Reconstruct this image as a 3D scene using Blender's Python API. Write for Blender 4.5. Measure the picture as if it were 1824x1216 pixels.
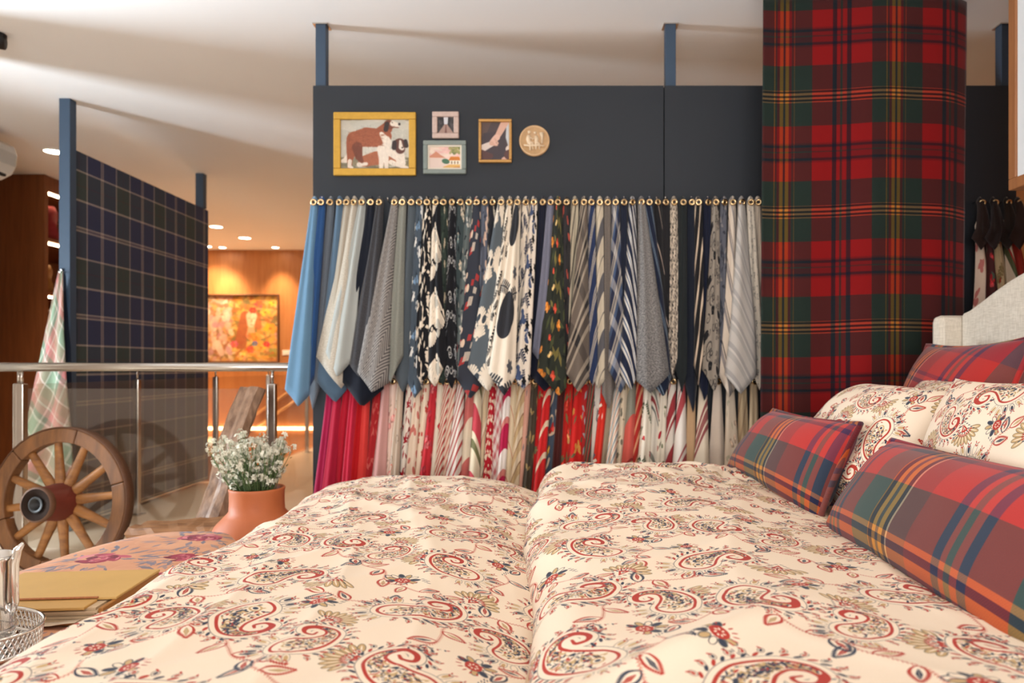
import bpy, bmesh, math, random
import numpy as np
from mathutils import Vector, Matrix, Euler

for o in list(bpy.data.objects):
    bpy.data.objects.remove(o)
SC = bpy.context.scene
COL = SC.collection
PI = math.pi
random.seed(7)

# ------------------------------------------------------------------ camera, world, light, exposure
F, CX, CY, H = 1260.0, 970.0, 650.0, 1.0          # focal length and vanishing point in photo pixels, eye height
CEIL = 2.603

def P(px, py, Y):                                  # a photo pixel at a known depth
    return Vector(((px - CX) / F * Y, Y, H - (py - CY) / F * Y))

def S(r, g, b, a=1.0):                             # sRGB 0-255 to linear
    f = lambda c: (c / 255 / 12.92) if c / 255 <= 0.04045 else ((c / 255 + 0.055) / 1.055) ** 2.4
    return (f(r), f(g), f(b), a)

cam = bpy.data.cameras.new('camera')
cam.sensor_width = 36.0
cam.lens = F / 1824 * 36.0
cam.shift_x = (912 - CX) / 1824
cam.shift_y = (CY - 608) / 1824
cam.clip_start = 0.05
cam.dof.use_dof = True
cam.dof.focus_distance = 1.65
cam.dof.aperture_fstop = 3.6
camo = bpy.data.objects.new('camera', cam)
camo.location = (0, 0, H)
camo.rotation_euler = (PI / 2, 0, 0)
COL.objects.link(camo)
SC.camera = camo

w = bpy.data.worlds.new('world')
SC.world = w
w.use_nodes = True
w.node_tree.nodes['Background'].inputs[0].default_value = (0.62, 0.78, 1.0, 1)
w.node_tree.nodes['Background'].inputs[1].default_value = 1.0
SC.view_settings.view_transform = 'Standard'
SC.view_settings.look = 'None'
SC.view_settings.gamma = 1.0
SC.view_settings.use_curve_mapping = False
SC.view_settings.exposure = 0.33

def area_light(name, loc, rot, sx, sy, power, col):
    L = bpy.data.lights.new(name, 'AREA')
    L.shape = 'RECTANGLE'; L.size = sx; L.size_y = sy
    L.energy = power; L.color = col
    o = bpy.data.objects.new(name, L)
    o.location = loc; o.rotation_euler = rot
    COL.objects.link(o)
    return o

# daylight entering through the two shop windows (window_1 in the left wall, window_2 behind the camera)
area_light('daylight_left', (-4.12, 2.85, 1.05), (0, -PI / 2, 0), 1.5, .46, 155, (0.70, 0.85, 1.0))
area_light('daylight_back', (-0.3, -2.95, 1.6), (PI / 2, 0, 0), 3.6, 1.7, 35, (0.97, 0.96, 1.0))

area_light('ceiling_fill', (-0.3, -3.25, 1.0), (PI / 2 + .75, 0, 0), 3.4, .8, 165, (0.93, 0.96, 1.0))      # added fill lamp, aimed up to brighten the ceiling

# ------------------------------------------------------------------ generic builders
class MB:
    """collects shapes and links them as one mesh object"""
    def __init__(s):
        s.v = []; s.f = []; s.uv = None
    def add(s, vs, fs):
        b = len(s.v)
        s.v += [tuple(v) for v in vs]
        s.f += [tuple(i + b for i in f) for f in fs]
        return s
    def box(s, x0, x1, y0, y1, z0, z1):
        vs = [(x, y, z) for z in (z0, z1) for y in (y0, y1) for x in (x0, x1)]
        return s.add(vs, [(0, 2, 3, 1), (4, 5, 7, 6), (0, 1, 5, 4), (2, 6, 7, 3), (0, 4, 6, 2), (1, 3, 7, 5)])
    def tube(s, pts, rad, n=10, closed=False, cap=True):
        pts = [Vector(p) for p in pts]
        k = len(pts)
        rs = rad if isinstance(rad, (list, tuple)) else [rad] * k
        base = len(s.v)
        up = None
        for i, p in enumerate(pts):
            if closed:
                t = (pts[(i + 1) % k] - pts[(i - 1) % k])
            else:
                t = pts[min(i + 1, k - 1)] - pts[max(i - 1, 0)]
            t.normalize()
            if up is None:
                up = Vector((0, 0, 1)) if abs(t.z) < 0.9 else Vector((1, 0, 0))
            a = t.cross(up)
            if a.length < 1e-6:
                a = t.orthogonal()
            a.normalize()
            b = a.cross(t); up = b
            for j in range(n):
                q = 2 * PI * j / n
                s.v.append(tuple(p + (a * math.cos(q) + b * math.sin(q)) * rs[i]))
        for i in range(k if closed else k - 1):
            for j in range(n):
                i2 = (i + 1) % k
                s.f.append((base + i * n + j, base + i * n + (j + 1) % n, base + i2 * n + (j + 1) % n, base + i2 * n + j))
        if cap and not closed:
            s.f.append(tuple(base + j for j in reversed(range(n))))
            s.f.append(tuple(base + (k - 1) * n + j for j in range(n)))
        return s
    def lathe(s, prof, n=32, sx=1.0, sy=1.0, c=(0, 0, 0), a0=0.0, a1=2 * PI):
        base = len(s.v)
        full = abs(a1 - a0 - 2 * PI) < 1e-6
        m = n if full else n + 1
        for r, z in prof:
            for j in range(m):
                q = a0 + (a1 - a0) * j / n
                s.v.append((c[0] + r * sx * math.cos(q), c[1] + r * sy * math.sin(q), c[2] + z))
        for i in range(len(prof) - 1):
            for j in range(n):
                j2 = (j + 1) % m
                s.f.append((base + i * m + j, base + i * m + j2, base + (i + 1) * m + j2, base + (i + 1) * m + j))
        return s
    def build(s, name, mat, parent=None, smooth=False, bevel=0, solid=0, subsurf=0):
        me = bpy.data.meshes.new(name)
        me.from_pydata(s.v, [], s.f)
        if s.uv is not None:
            ul = me.uv_layers.new(name='UVMap')
            idx = np.empty(len(me.loops), dtype=np.int32)
            me.loops.foreach_get('vertex_index', idx)
            ul.data.foreach_set('uv', np.asarray(s.uv, dtype=np.float32)[idx].ravel())
        me.update()
        if smooth:
            me.polygons.foreach_set('use_smooth', [True] * len(me.polygons))
        return link(name, me, mat, parent, bevel, solid, subsurf)

def link(name, me, mat, parent=None, bevel=0, solid=0, subsurf=0):
    o = bpy.data.objects.new(name, me)
    COL.objects.link(o)
    if mat is not None and not me.materials:
        me.materials.append(mat)
    if parent is not None:
        o.parent = parent
    if bevel:
        b = o.modifiers.new('bevel', 'BEVEL'); b.width = bevel; b.segments = 2; b.limit_method = 'ANGLE'
    if solid:
        b = o.modifiers.new('solid', 'SOLIDIFY'); b.thickness = solid; b.offset = 0
    if subsurf:
        b = o.modifiers.new('sub', 'SUBSURF'); b.levels = subsurf; b.render_levels = subsurf
    return o

def tag(o, label=None, cat=None, group=None, kind=None):
    if label: o['label'] = label
    if cat: o['category'] = cat
    if group: o['group'] = group
    if kind: o['kind'] = kind
    return o

def thing(name, label, cat, loc=(0, 0, 0), group=None, kind=None):
    o = bpy.data.objects.new(name, None)
    o.empty_display_size = 0.05
    o.location = loc
    COL.objects.link(o)
    return tag(o, label, cat, group, kind)

def keep(o, loc):
    """children were built in world coordinates: shift them so the parent can stand at loc"""
    o.location = -Vector(loc)
    return o

def grid(nu, nv):
    return [(j * nu + i, j * nu + i + 1, (j + 1) * nu + i + 1, (j + 1) * nu + i) for j in range(nv - 1) for i in range(nu - 1)]

# ------------------------------------------------------------------ numpy print painter (flat print on cloth and pictures)
class Canvas:
    def __init__(s, w, h, bg, alpha=False):
        s.w, s.h = w, h
        s.a = np.zeros((h, w, 4), np.float32)
        s.a[..., :3] = np.array(bg[:3], np.float32) / 255
        s.a[..., 3] = 0.0 if alpha else 1.0
    def _win(s, cx, cy, r):
        x0, x1 = int(math.floor(cx - r)), int(math.ceil(cx + r)) + 1
        y0, y1 = int(math.floor(cy - r)), int(math.ceil(cy + r)) + 1
        xs = np.arange(x0, x1); ys = np.arange(y0, y1)
        return xs, ys
    def _put(s, xs, ys, cov, col):
        ix = np.ix_(ys % s.h, xs % s.w)
        b = s.a[ix]
        c = np.array([col[0] / 255, col[1] / 255, col[2] / 255, 1.0], np.float32)
        m = cov[..., None].astype(np.float32)
        nb = b * (1 - m) + c * m
        nb[..., 3] = np.maximum(b[..., 3], cov)
        only = (b[..., 3] < 1e-3) & (cov > 0)
        nb[only, :3] = c[:3]
        s.a[ix] = nb
    def ell(s, cx, cy, a, b, ang, col, op=1.0):
        r = max(a, b) + 1.5
        xs, ys = s._win(cx, cy, r)
        X, Y = np.meshgrid(xs - cx, ys - cy)
        c, q = math.cos(ang), math.sin(ang)
        u = (X * c + Y * q) / max(a, 0.3); v = (-X * q + Y * c) / max(b, 0.3)
        d = (np.sqrt(u * u + v * v) - 1) * min(a, b)
        s._put(xs, ys, np.clip(0.5 - d, 0, 1) * op, col)
    def stroke(s, pts, rad, col, op=1.0):
        pts = np.asarray(pts, np.float32)
        rs = np.asarray(rad if hasattr(rad, '__len__') else [rad] * len(pts), np.float32)
        c = (pts.max(0) + pts.min(0)) / 2
        r = float((pts.max(0) - pts.min(0)).max() / 2 + rs.max() + 2)
        xs, ys = s._win(float(c[0]), float(c[1]), r)
        X, Y = np.meshgrid(xs, ys)
        d = np.full(X.shape, 1e9, np.float32)
        for (a, b, ra, rb) in zip(pts[:-1], pts[1:], rs[:-1], rs[1:]):
            ab = b - a
            L = float(ab @ ab) + 1e-9
            t = np.clip(((X - a[0]) * ab[0] + (Y - a[1]) * ab[1]) / L, 0, 1)
            d = np.minimum(d, np.hypot(X - a[0] - t * ab[0], Y - a[1] - t * ab[1]) - (ra + (rb - ra) * t))
        s._put(xs, ys, np.clip(0.5 - d, 0, 1) * op, col)
    def poly(s, pts, col, op=1.0):
        pts = np.asarray(pts, np.float64)
        c = (pts.max(0) + pts.min(0)) / 2
        r = float((pts.max(0) - pts.min(0)).max() / 2 + 2)
        xs, ys = s._win(float(c[0]), float(c[1]), r)
        X, Y = np.meshgrid(xs.astype(float), ys.astype(float))
        acc = np.zeros(X.shape, np.float32)
        for ox, oy in ((.25, .25), (-.25, .25), (.25, -.25), (-.25, -.25)):
            ins = np.zeros(X.shape, bool)
            for i in range(len(pts)):
                x0, y0 = pts[i]; x1, y1 = pts[i - 1]
                if y0 == y1: continue
                k = ((y0 > Y + oy) != (y1 > Y + oy)) & (X + ox < (x1 - x0) * (Y + oy - y0) / (y1 - y0) + x0)
                ins ^= k
            acc += ins * 0.25
        s._put(xs, ys, acc * op, col)
    def paste(s, sp, cx, cy, ang, sc, flip=False):
        r = math.hypot(sp.w, sp.h) / 2 * sc
        xs, ys = s._win(cx, cy, r)
        X, Y = np.meshgrid(xs - cx, ys - cy)
        c, q = math.cos(ang), math.sin(ang)
        u = (X * c + Y * q) / sc; v = (-X * q + Y * c) / sc
        if flip: u = -u
        u = u + sp.w / 2; v = v + sp.h / 2
        ok = (u > 1) & (u < sp.w - 2) & (v > 1) & (v < sp.h - 2)
        ui = np.clip(u, 0, sp.w - 2); vi = np.clip(v, 0, sp.h - 2)
        u0 = ui.astype(int); v0 = vi.astype(int); fu = (ui - u0)[..., None]; fv = (vi - v0)[..., None]
        A = sp.a
        smp = (A[v0, u0] * (1 - fu) + A[v0, u0 + 1] * fu) * (1 - fv) + (A[v0 + 1, u0] * (1 - fu) + A[v0 + 1, u0 + 1] * fu) * fv
        al = (smp[..., 3] * ok)[..., None]
        ix = np.ix_(ys % s.h, xs % s.w)
        b = s.a[ix]
        b[..., :3] = b[..., :3] * (1 - al) + smp[..., :3] * al
        b[..., 3] = np.maximum(b[..., 3], al[..., 0])
        s.a[ix] = b
    def soft(s, k=2):
        for _ in range(2):
            for ax in (0, 1):
                s.a = sum(np.roll(s.a, d, ax) for d in range(-k, k + 1)) / (2 * k + 1)
        return s
    def image(s, name):
        im = bpy.data.images.new(name, s.w, s.h)
        a = s.a.copy(); a[..., 3] = 1
        im.pixels.foreach_set(np.ascontiguousarray(a[::-1]).ravel())
        im.update(); im.pack()
        return im

def spline(ctrl, n):
    c = [np.array(p, float) for p in ctrl]
    c = [2 * c[0] - c[1]] + c + [2 * c[-1] - c[-2]]
    out = []
    m = len(c) - 3
    for k in range(n):
        t = k / (n - 1) * m
        i = min(int(t), m - 1); t -= i
        p0, p1, p2, p3 = c[i:i + 4]
        out.append(0.5 * (2 * p1 + (p2 - p0) * t + (2 * p0 - 5 * p1 + 4 * p2 - p3) * t * t + (3 * p1 - p0 - 3 * p2 + p3) * t ** 3))
    return np.array(out)

RED, NAVY, TAN, GREY, CREAM = (176, 54, 42), (50, 58, 76), (196, 164, 116), (176, 164, 148), (240, 222, 200)

def sprite_paisley(seed):
    rng = random.Random(seed)
    U = 92
    c = Canvas(int(6.4 * U), int(6.4 * U), CREAM, True)
    ox, oy = 2.4 * U, 4.1 * U
    ctrl = [(0, 0), (-.02, -.75), (.25, -1.55), (.85, -2.2), (1.65, -2.3), (2.2, -1.8), (2.1, -1.15), (1.6, -.95), (1.3, -1.3), (1.55, -1.6)]
    rad = [(1.0,), (.93,), (.70,), (.46,), (.31,), (.21,), (.15,), (.10,), (.085,), (.06,)]
    L = spline(ctrl, 84); R = spline([(r[0], 0) for r in rad], 84)[:, 0]
    Q = np.stack([ox + L[:, 0] * U, oy + L[:, 1] * U], 1)
    # petals at the base
    for k in range(9):
        a = math.radians(18 + 18 * k)
        d = 1.62 + .12 * (k % 2)
        x, y = ox + math.cos(a) * d * U, oy + math.sin(a) * d * U
        col = [NAVY, TAN, CREAM][k % 3] if k % 2 else [TAN, NAVY][(k // 2) % 2]
        c.ell(x, y, .44 * U, .2 * U, a, GREY if col != NAVY else (110, 110, 115))
        c.ell(x, y, .38 * U, .15 * U, a, CREAM)
        c.ell(x + math.cos(a) * .06 * U, y + math.sin(a) * .06 * U, .26 * U, .1 * U, a, col)
        for e in (-1, 1):
            for m in (0.25, .45):
                c.ell(x + math.cos(a + e * .16 * (1 + m)) * m * U * 1.1, y + math.sin(a + e * .16 * (1 + m)) * m * U * 1.1, .09 * U, .035 * U, a + e * .6, RED)
    c.stroke(Q, (R + .27) * U, (150, 142, 134))
    c.stroke(Q, (R + .22) * U, CREAM)
    c.stroke(Q, R * U, RED)
    k = R > .24
    c.stroke(Q[k], (R[k] - .15) * U, CREAM)
    # inside dabs
    for i in range(330):
        j = rng.randrange(0, int(k.sum()))
        rr = max(R[j] - .22, 0.0)
        if rr <= 0.03: continue
        q = rng.uniform(0, 2 * PI); d = rr * math.sqrt(rng.random())
        c.ell(Q[j, 0] + math.cos(q) * d * U, Q[j, 1] + math.sin(q) * d * U, rng.uniform(.09, .18) * U, rng.uniform(.035, .06) * U, rng.uniform(0, PI),
              rng.choice([NAVY, NAVY, NAVY, RED, TAN, TAN, CREAM]))
    c.ell(ox + .05 * U, oy + .1 * U, .3 * U, .3 * U, 0, TAN); c.ell(ox + .05 * U, oy + .1 * U, .2 * U, .2 * U, 0, CREAM); c.ell(ox + .05 * U, oy + .1 * U, .12 * U, .12 * U, 0, NAVY)
    # outer ticks and blossoms along both flanks
    T = np.gradient(Q, axis=0); T /= np.linalg.norm(T, axis=1)[:, None] + 1e-9
    for side in (-1, 1):
        for ring, (off, step) in enumerate(((.42, 3), (.68, 4))):
            for j in range(6 if side < 0 else 10, 80, step):
                n = np.array([-T[j, 1], T[j, 0]]) * side
                p = Q[j] + n * (R[j] + off) * U
                a = math.atan2(T[j, 1], T[j, 0])
                # skip ticks that would land on the body
                if (np.hypot(*(Q - p).T) - R * U).min() < .3 * U * (0.9 if ring == 0 else 1.6): continue
                if ring == 0:
                    c.ell(p[0], p[1], .19 * U, .075 * U, a + side * .5, NAVY if (j // step) % 2 else RED)
                else:
                    c.ell(p[0], p[1], .20 * U, .14 * U, a + side * 1.0, (140, 128, 116)); c.ell(p[0], p[1], .16 * U, .10 * U, a + side * 1.0, CREAM); c.ell(p[0], p[1], .11 * U, .06 * U, a + side * 1.0, RED if (j // step) % 3 else NAVY)
                    c.ell(p[0] + n[0] * .17 * U, p[1] + n[1] * .22 * U, .10 * U, .045 * U, a + 1, NAVY if j % 2 else RED)
    # trailing sprig off the curl
    for m in range(14):
        x, y = ox + (2.5 + m * .1) * U, oy + (-1.9 + .02 * m * m * .2 + .05 * m) * U
        c.ell(x, y + (-.14 if m % 2 else .14) * U * (1 - m / 16), .1 * U, .04 * U, .6 if m % 2 else -.6, [NAVY, RED, GREY][m % 3])
    return c

def leaf(c, x, y, a, l, wd, edge, core, U):
    n = 12
    t = np.linspace(0, 1, n)
    for e in (-1, 1):
        pts = [(x + math.cos(a) * l * q * U - math.sin(a) * e * wd * math.sin(PI * q ** .8) * U, y + math.sin(a) * l * q * U + math.cos(a) * e * wd * math.sin(PI * q ** .8) * U) for q in t]
        c.stroke(pts, .030 * U, edge)
        for q in np.linspace(.08, .95, 13):
            px, py = x + math.cos(a) * l * q * U - math.sin(a) * e * wd * math.sin(PI * q ** .8) * U, y + math.sin(a) * l * q * U + math.cos(a) * e * wd * math.sin(PI * q ** .8) * U
            c.ell(px, py, .10 * U, .036 * U, a + e * .8, edge)
    c.stroke([(x + math.cos(a) * l * q * U, y + math.sin(a) * l * q * U) for q in (.25, .5, .78)], [.04 * U, .11 * U, .03 * U], core)
    c.stroke([(x + math.cos(a) * l * q * U, y + math.sin(a) * l * q * U) for q in (.2, .85)], .012 * U, GREY)

def sprite_sprig(seed):
    rng = random.Random(seed)
    U = 92
    c = Canvas(5 * U, 5 * U, CREAM, True)
    pts = spline([(.8 * U, 4.2 * U), (1.3 * U, 3.1 * U), (2.4 * U, 2.7 * U), (3.4 * U, 2.2 * U), (4.0 * U, 1.2 * U)], 60)
    c.stroke(pts, .02 * U, (190, 120, 100))
    T = np.gradient(pts, axis=0)
    for j in range(0, 60):
        a = math.atan2(T[j, 1], T[j, 0])
        e = 1 if j % 2 else -1
        c.ell(pts[j, 0] - math.sin(a) * e * .06 * U, pts[j, 1] + math.cos(a) * e * .06 * U, .055 * U, .02 * U, a + e * .7, (200, 95, 80))
    for j, e, col, core in ((12, -1, NAVY, RED), (22, 1, RED, TAN), (40, -1, RED, NAVY), (52, 1, NAVY, RED), (59, 0, RED, TAN)):
        a = math.atan2(T[j, 1], T[j, 0]) + e * 1.0
        leaf(c, pts[j, 0], pts[j, 1], a, 1.25, .28, col, core, U)
    return c

def sprite_shell():
    U = 92
    c = Canvas(int(3.2 * U), int(3.2 * U), CREAM, True)
    ox, oy = 1.6 * U, 1.0 * U
    for k in range(9):
        a = math.radians(90 + (k - 4) * 17)
        c.ell(ox + math.cos(a) * 1.02 * U, oy + math.sin(a) * 1.02 * U, .42 * U, .175 * U, a, (120, 108, 90))
        c.ell(ox + math.cos(a) * 1.02 * U, oy + math.sin(a) * 1.02 * U, .38 * U, .135 * U, a, TAN)
        c.ell(ox + math.cos(a) * .95 * U, oy + math.sin(a) * .95 * U, .3 * U, .035 * U, a, CREAM)
    for k in range(9):
        a = math.radians(90 + (k - 4) * 15)
        c.ell(ox + math.cos(a) * .6 * U, oy + math.sin(a) * .6 * U, .14 * U, .05 * U, a, RED)
        if k % 2 == 0: c.ell(ox + math.cos(a) * .42 * U, oy + math.sin(a) * .42 * U, .1 * U, .04 * U, a, NAVY)
    c.poly([(ox, oy - .38 * U), (ox - .3 * U, oy + .25 * U), (ox, oy + .36 * U), (ox + .3 * U, oy + .25 * U)], RED)
    c.poly([(ox, oy - .12 * U), (ox - .14 * U, oy + .16 * U), (ox + .14 * U, oy + .16 * U)], CREAM)
    c.ell(ox, oy + .08 * U, .05 * U, .05 * U, 0, NAVY)
    for e in (-1, 1):
        for k in range(5):
            x, y = ox + e * (.12 + k * .16) * U, oy + (-.55 + .24 * k) * U
            c.ell(x, y, .1 * U, .04 * U, e * .4, NAVY)
    return c

def sprite_flower():
    U = 92
    c = Canvas(int(3.2 * U), int(3.2 * U), CREAM, True)
    ox, oy = 1.6 * U, 1.5 * U
    for k in range(8):
        a = math.radians(150 + k * 34)
        col = [NAVY, TAN, CREAM][k % 3]
        c.ell(ox + math.cos(a) * .62 * U, oy + math.sin(a) * .62 * U, .3 * U, .17 * U, a, (95, 95, 95))
        c.ell(ox + math.cos(a) * .62 * U, oy + math.sin(a) * .62 * U, .25 * U, .12 * U, a, col)
    for k in range(7):
        a = math.radians(20 + k * 22)
        c.ell(ox + math.cos(a) * .75 * U, oy + math.sin(a) * .7 * U, .13 * U, .04 * U, a, RED)
    c.ell(ox, oy + .1 * U, .42 * U, .36 * U, .2, RED)
    for k in range(7):
        c.ell(ox + math.cos(k * .9) * .2 * U, oy + .1 * U + math.sin(k * .9) * .16 * U, .07 * U, .04 * U, k, CREAM)
    for k in range(6):
        c.ell(ox + (1.0 + k * .08) * U, oy + (.1 * k - .1 + (.1 if k % 2 else -.1)) * U, .1 * U, .03 * U, .3, NAVY)
    return c

def paisley_image():
    W = 1536
    c = Canvas(W, W, CREAM)
    pa, pb, sg, sg2, sh, fl = sprite_paisley(1), sprite_paisley(2), sprite_sprig(1), sprite_sprig(2), sprite_shell(), sprite_flower()
    d = math.radians
    for sp, x, y, a, s, f in (
        (sg, .02, .34, 20, 1.25, False), (sg2, .47, .04, 200, 1.2, True), (sg, .80, .66, 250, 1.2, True), (sg2, .30, .84, 80, 1.2, False),
        (sg, .94, .04, 140, 1.1, False), (sg2, .52, .40, 330, 1.2, True), (sg, .08, .74, 290, 1.1, True), (sg2, .66, .24, 60, 1.0, False),
        (sh, .37, .27, 15, 1.3, False), (sh, .88, .24, 205, 1.25, False), (sh, .60, .88, 100, 1.25, False), (sh, .07, .52, 300, 1.2, False), (sh, .50, .60, 220, 1.15, False),
        (fl, .60, .15, 0, 1.25, False), (fl, .40, .46, 160, 1.15, True), (fl, .92, .80, 60, 1.2, False), (fl, .10, .95, 250, 1.15, True),
        (pa, .19, .15, 20, 1.18, False), (pb, .72, .44, 100, 1.2, True), (pa, .26, .62, 200, 1.18, True), (pb, .76, .93, 290, 1.15, False), (pa, .98, .56, 10, 1.05, True), (pb, .47, .78, 60, .95, True)):
        c.paste(sp, x * W, y * W, d(a), s * .93, f)
    return c.image('paisley_print')

# ------------------------------------------------------------------ materials
MATS = {}

class NT:
    def __init__(s, name, rough=0.6, metal=0.0):
        s.m = bpy.data.materials.new(name)
        s.m.use_nodes = True
        s.t = s.m.node_tree
        s.b = s.t.nodes['Principled BSDF']
        s.b.inputs['Roughness'].default_value = rough
        s.b.inputs['Metallic'].default_value = metal
    def n(s, typ, **kw):
        nd = s.t.nodes.new(typ)
        for k, v in kw.items():
            setattr(nd, k, v)
        return nd
    def l(s, a, b):
        s.t.links.new(a, b)
    def math(s, op, a, b=None):
        nd = s.n('ShaderNodeMath', operation=op)
        for i, q in enumerate((a, b)):
            if q is None: continue
            if isinstance(q, (int, float)): nd.inputs[i].default_value = q
            else: s.l(q, nd.inputs[i])
        return nd.outputs[0]
    def uv(s, rot=0.0, sx=1.0, sy=1.0, off=(0, 0), obj=False):
        tc = s.n('ShaderNodeTexCoord')
        mp = s.n('ShaderNodeMapping')
        mp.inputs['Rotation'].default_value = (0, 0, rot)
        mp.inputs['Scale'].default_value = (sx, sy, 1)
        mp.inputs['Location'].default_value = (off[0], off[1], 0)
        s.l(tc.outputs['Object' if obj else 'UV'], mp.inputs[0])
        return mp.outputs[0]
    def ramp(s, fac, stops, interp='CONSTANT'):
        r = s.n('ShaderNodeValToRGB')
        r.color_ramp.interpolation = interp
        e = r.color_ramp.elements
        while len(e) > 1: e.remove(e[-1])
        e[0].position = stops[0][0]; e[0].color = stops[0][1]
        for p, c in stops[1:]:
            q = e.new(p); q.color = c
        s.l(fac, r.inputs[0])
        return r.outputs[0]
    def noise(s, vec, scale, detail=2.0, rough=.5):
        nd = s.n('ShaderNodeTexNoise')
        nd.inputs['Scale'].default_value = scale; nd.inputs['Detail'].default_value = detail; nd.inputs['Roughness'].default_value = rough
        if vec is not None: s.l(vec, nd.inputs['Vector'])
        return nd.outputs[0]
    def mix(s, fac, a, b, mode='MIX'):
        nd = s.n('ShaderNodeMix', data_type='RGBA', blend_type=mode)
        for i, q in ((0, fac), (6, a), (7, b)):
            if isinstance(q, (int, float)): nd.inputs[i].default_value = q
            elif isinstance(q, tuple): nd.inputs[i].default_value = q
            else: s.l(q, nd.inputs[i])
        return nd.outputs[2]
    def bump(s, h, strength=.2, dist=.002):
        nd = s.n('ShaderNodeBump')
        nd.inputs['Strength'].default_value = strength; nd.inputs['Distance'].default_value = dist
        s.l(h, nd.inputs['Height']); s.l(nd.outputs[0], s.b.inputs['Normal'])
    def cloth(s, col, weave=900, amt=.25, sheen=.15):
        """adds thread grain to a colour and finishes the cloth"""
        uv = s.uv()
        g = s.noise(uv, weave, 1.0)
        c = s.mix(amt, col, s.ramp(g, [(0.3, (.25, .25, .25, 1)), (.7, (1, 1, 1, 1))], 'LINEAR'), 'MULTIPLY')
        s.l(c, s.b.inputs['Base Color'])
        s.b.inputs['Roughness'].default_value = .85
        s.b.inputs['Specular IOR Level'].default_value = .2
        try: s.b.inputs['Sheen Weight'].default_value = sheen
        except Exception: pass
        s.bump(g, .25, .001)
        return s.m

def plain(name, col, rough=.6, metal=0.0, var=.08, scale=6.0, bump=0.0, spec=None):
    if name in MATS: return MATS[name]
    t = NT(name, rough, metal)
    v = t.noise(t.uv(obj=True), scale, 4)
    c = t.mix(var, col, t.ramp(v, [(.25, (.4, .4, .4, 1)), (.75, (1.0, 1.0, 1.0, 1))], 'LINEAR'), 'MULTIPLY')
    t.l(c, t.b.inputs['Base Color'])
    if spec is not None: t.b.inputs['Specular IOR Level'].default_value = spec
    if bump: t.bump(v, bump, .002)
    MATS[name] = t.m
    return t.m

def emis(name, col, power):
    if name in MATS: return MATS[name]
    t = NT(name)
    t.b.inputs['Base Color'].default_value = col
    t.b.inputs['Emission Color'].default_value = col
    t.b.inputs['Emission Strength'].default_value = power
    MATS[name] = t.m
    return t.m

def wood(name, c1, c2, axis='z', scale=3.0, rough=.5, bump=.1, stretch=14.0):
    if name in MATS: return MATS[name]
    t = NT(name, rough)
    tc = t.n('ShaderNodeTexCoord'); mp = t.n('ShaderNodeMapping')
    sc = {'x': (1, stretch, stretch), 'y': (stretch, 1, stretch), 'z': (stretch, stretch, 1)}[axis]
    mp.inputs['Scale'].default_value = sc
    t.l(tc.outputs['Object'], mp.inputs[0])
    v = t.noise(mp.outputs[0], scale, 5, .6)
    t.l(t.ramp(v, [(.25, c1), (.5, tuple((a + b) / 2 for a, b in zip(c1, c2))), (.75, c2)], 'LINEAR'), t.b.inputs['Base Color'])
    if bump: t.bump(v, bump, .004)
    MATS[name] = t.m
    return t.m

def imgmat(name, img, sx=1.0, sy=1.0, rot=0.0, off=(0, 0), cloth=True, rough=.7):
    t = NT(name, rough)
    n = t.n('ShaderNodeTexImage'); n.image = img; n.interpolation = 'Linear'
    t.l(t.uv(rot, sx, sy, off), n.inputs[0])
    if cloth: t.cloth(n.outputs[0], 700, .08, .08)
    else: t.l(n.outputs[0], t.b.inputs['Base Color'])
    return t.m

def seq(stops):
    """[(width, colour)...] -> constant ramp stops over 0..1"""
    tot = sum(q[0] for q in stops); p = 0; out = []
    for wd, c in stops:
        out.append((p / tot, c)); p += wd
    return out

def tartan(name, warp, weft, pu, pv, off=(0, 0), rot=0.0, mixf=.5, weave=900, amt=.25, geo=.5):
    t = NT(name)
    uv = t.uv(rot, 1 / pu, 1 / pv, off)
    sp = t.n('ShaderNodeSeparateXYZ'); t.l(uv, sp.inputs[0])
    a = t.ramp(t.math('FRACT', sp.outputs[0]), seq(warp)); b = t.ramp(t.math('FRACT', sp.outputs[1]), seq(weft))
    # twill: alternating over-under of warp and weft in fine diagonals
    raw = t.uv(PI / 4)
    q = t.n('ShaderNodeSeparateXYZ'); t.l(raw, q.inputs[0])
    tw = t.math('PINGPONG', t.math('MULTIPLY', q.outputs[0], 260.0), .5)
    f = t.math('ADD', t.math('MULTIPLY', tw, .4), mixf - .1)
    lin = t.mix(f, a, b)
    # where dark and bright threads cross the dark ones dominate
    gm = t.n('ShaderNodeGamma'); t.l(t.mix(1.0, a, b, 'MULTIPLY'), gm.inputs[0]); gm.inputs[1].default_value = .5
    return t.cloth(t.mix(geo, lin, gm.outputs[0]), weave, amt)

def stripes(name, st, period, rot=0.0, off=0.0, cross=None, amt=.3):
    t = NT(name)
    uv = t.uv(rot, 1 / period, 1 / period, (off, off * .37))
    sp = t.n('ShaderNodeSeparateXYZ'); t.l(uv, sp.inputs[0])
    c = t.ramp(t.math('FRACT', sp.outputs[0]), seq(st))
    if cross:
        c = t.mix(.5, c, t.ramp(t.math('FRACT', sp.outputs[1]), seq(cross)))
    return t.cloth(c, 800, amt)

def solidcloth(name, col, amt=.35, weave=700, mottle=None):
    t = NT(name)
    c = col
    if mottle:
        v = t.noise(t.uv(.5, 1, 2.6), 75, 3, .75)
        c = t.mix(t.ramp(v, [(.4, (0, 0, 0, 1)), (.6, (1, 1, 1, 1))], 'LINEAR'), col, mottle)
    else:
        c = t.mix(0.0, col, col)
    return t.cloth(c, weave, amt)

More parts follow.
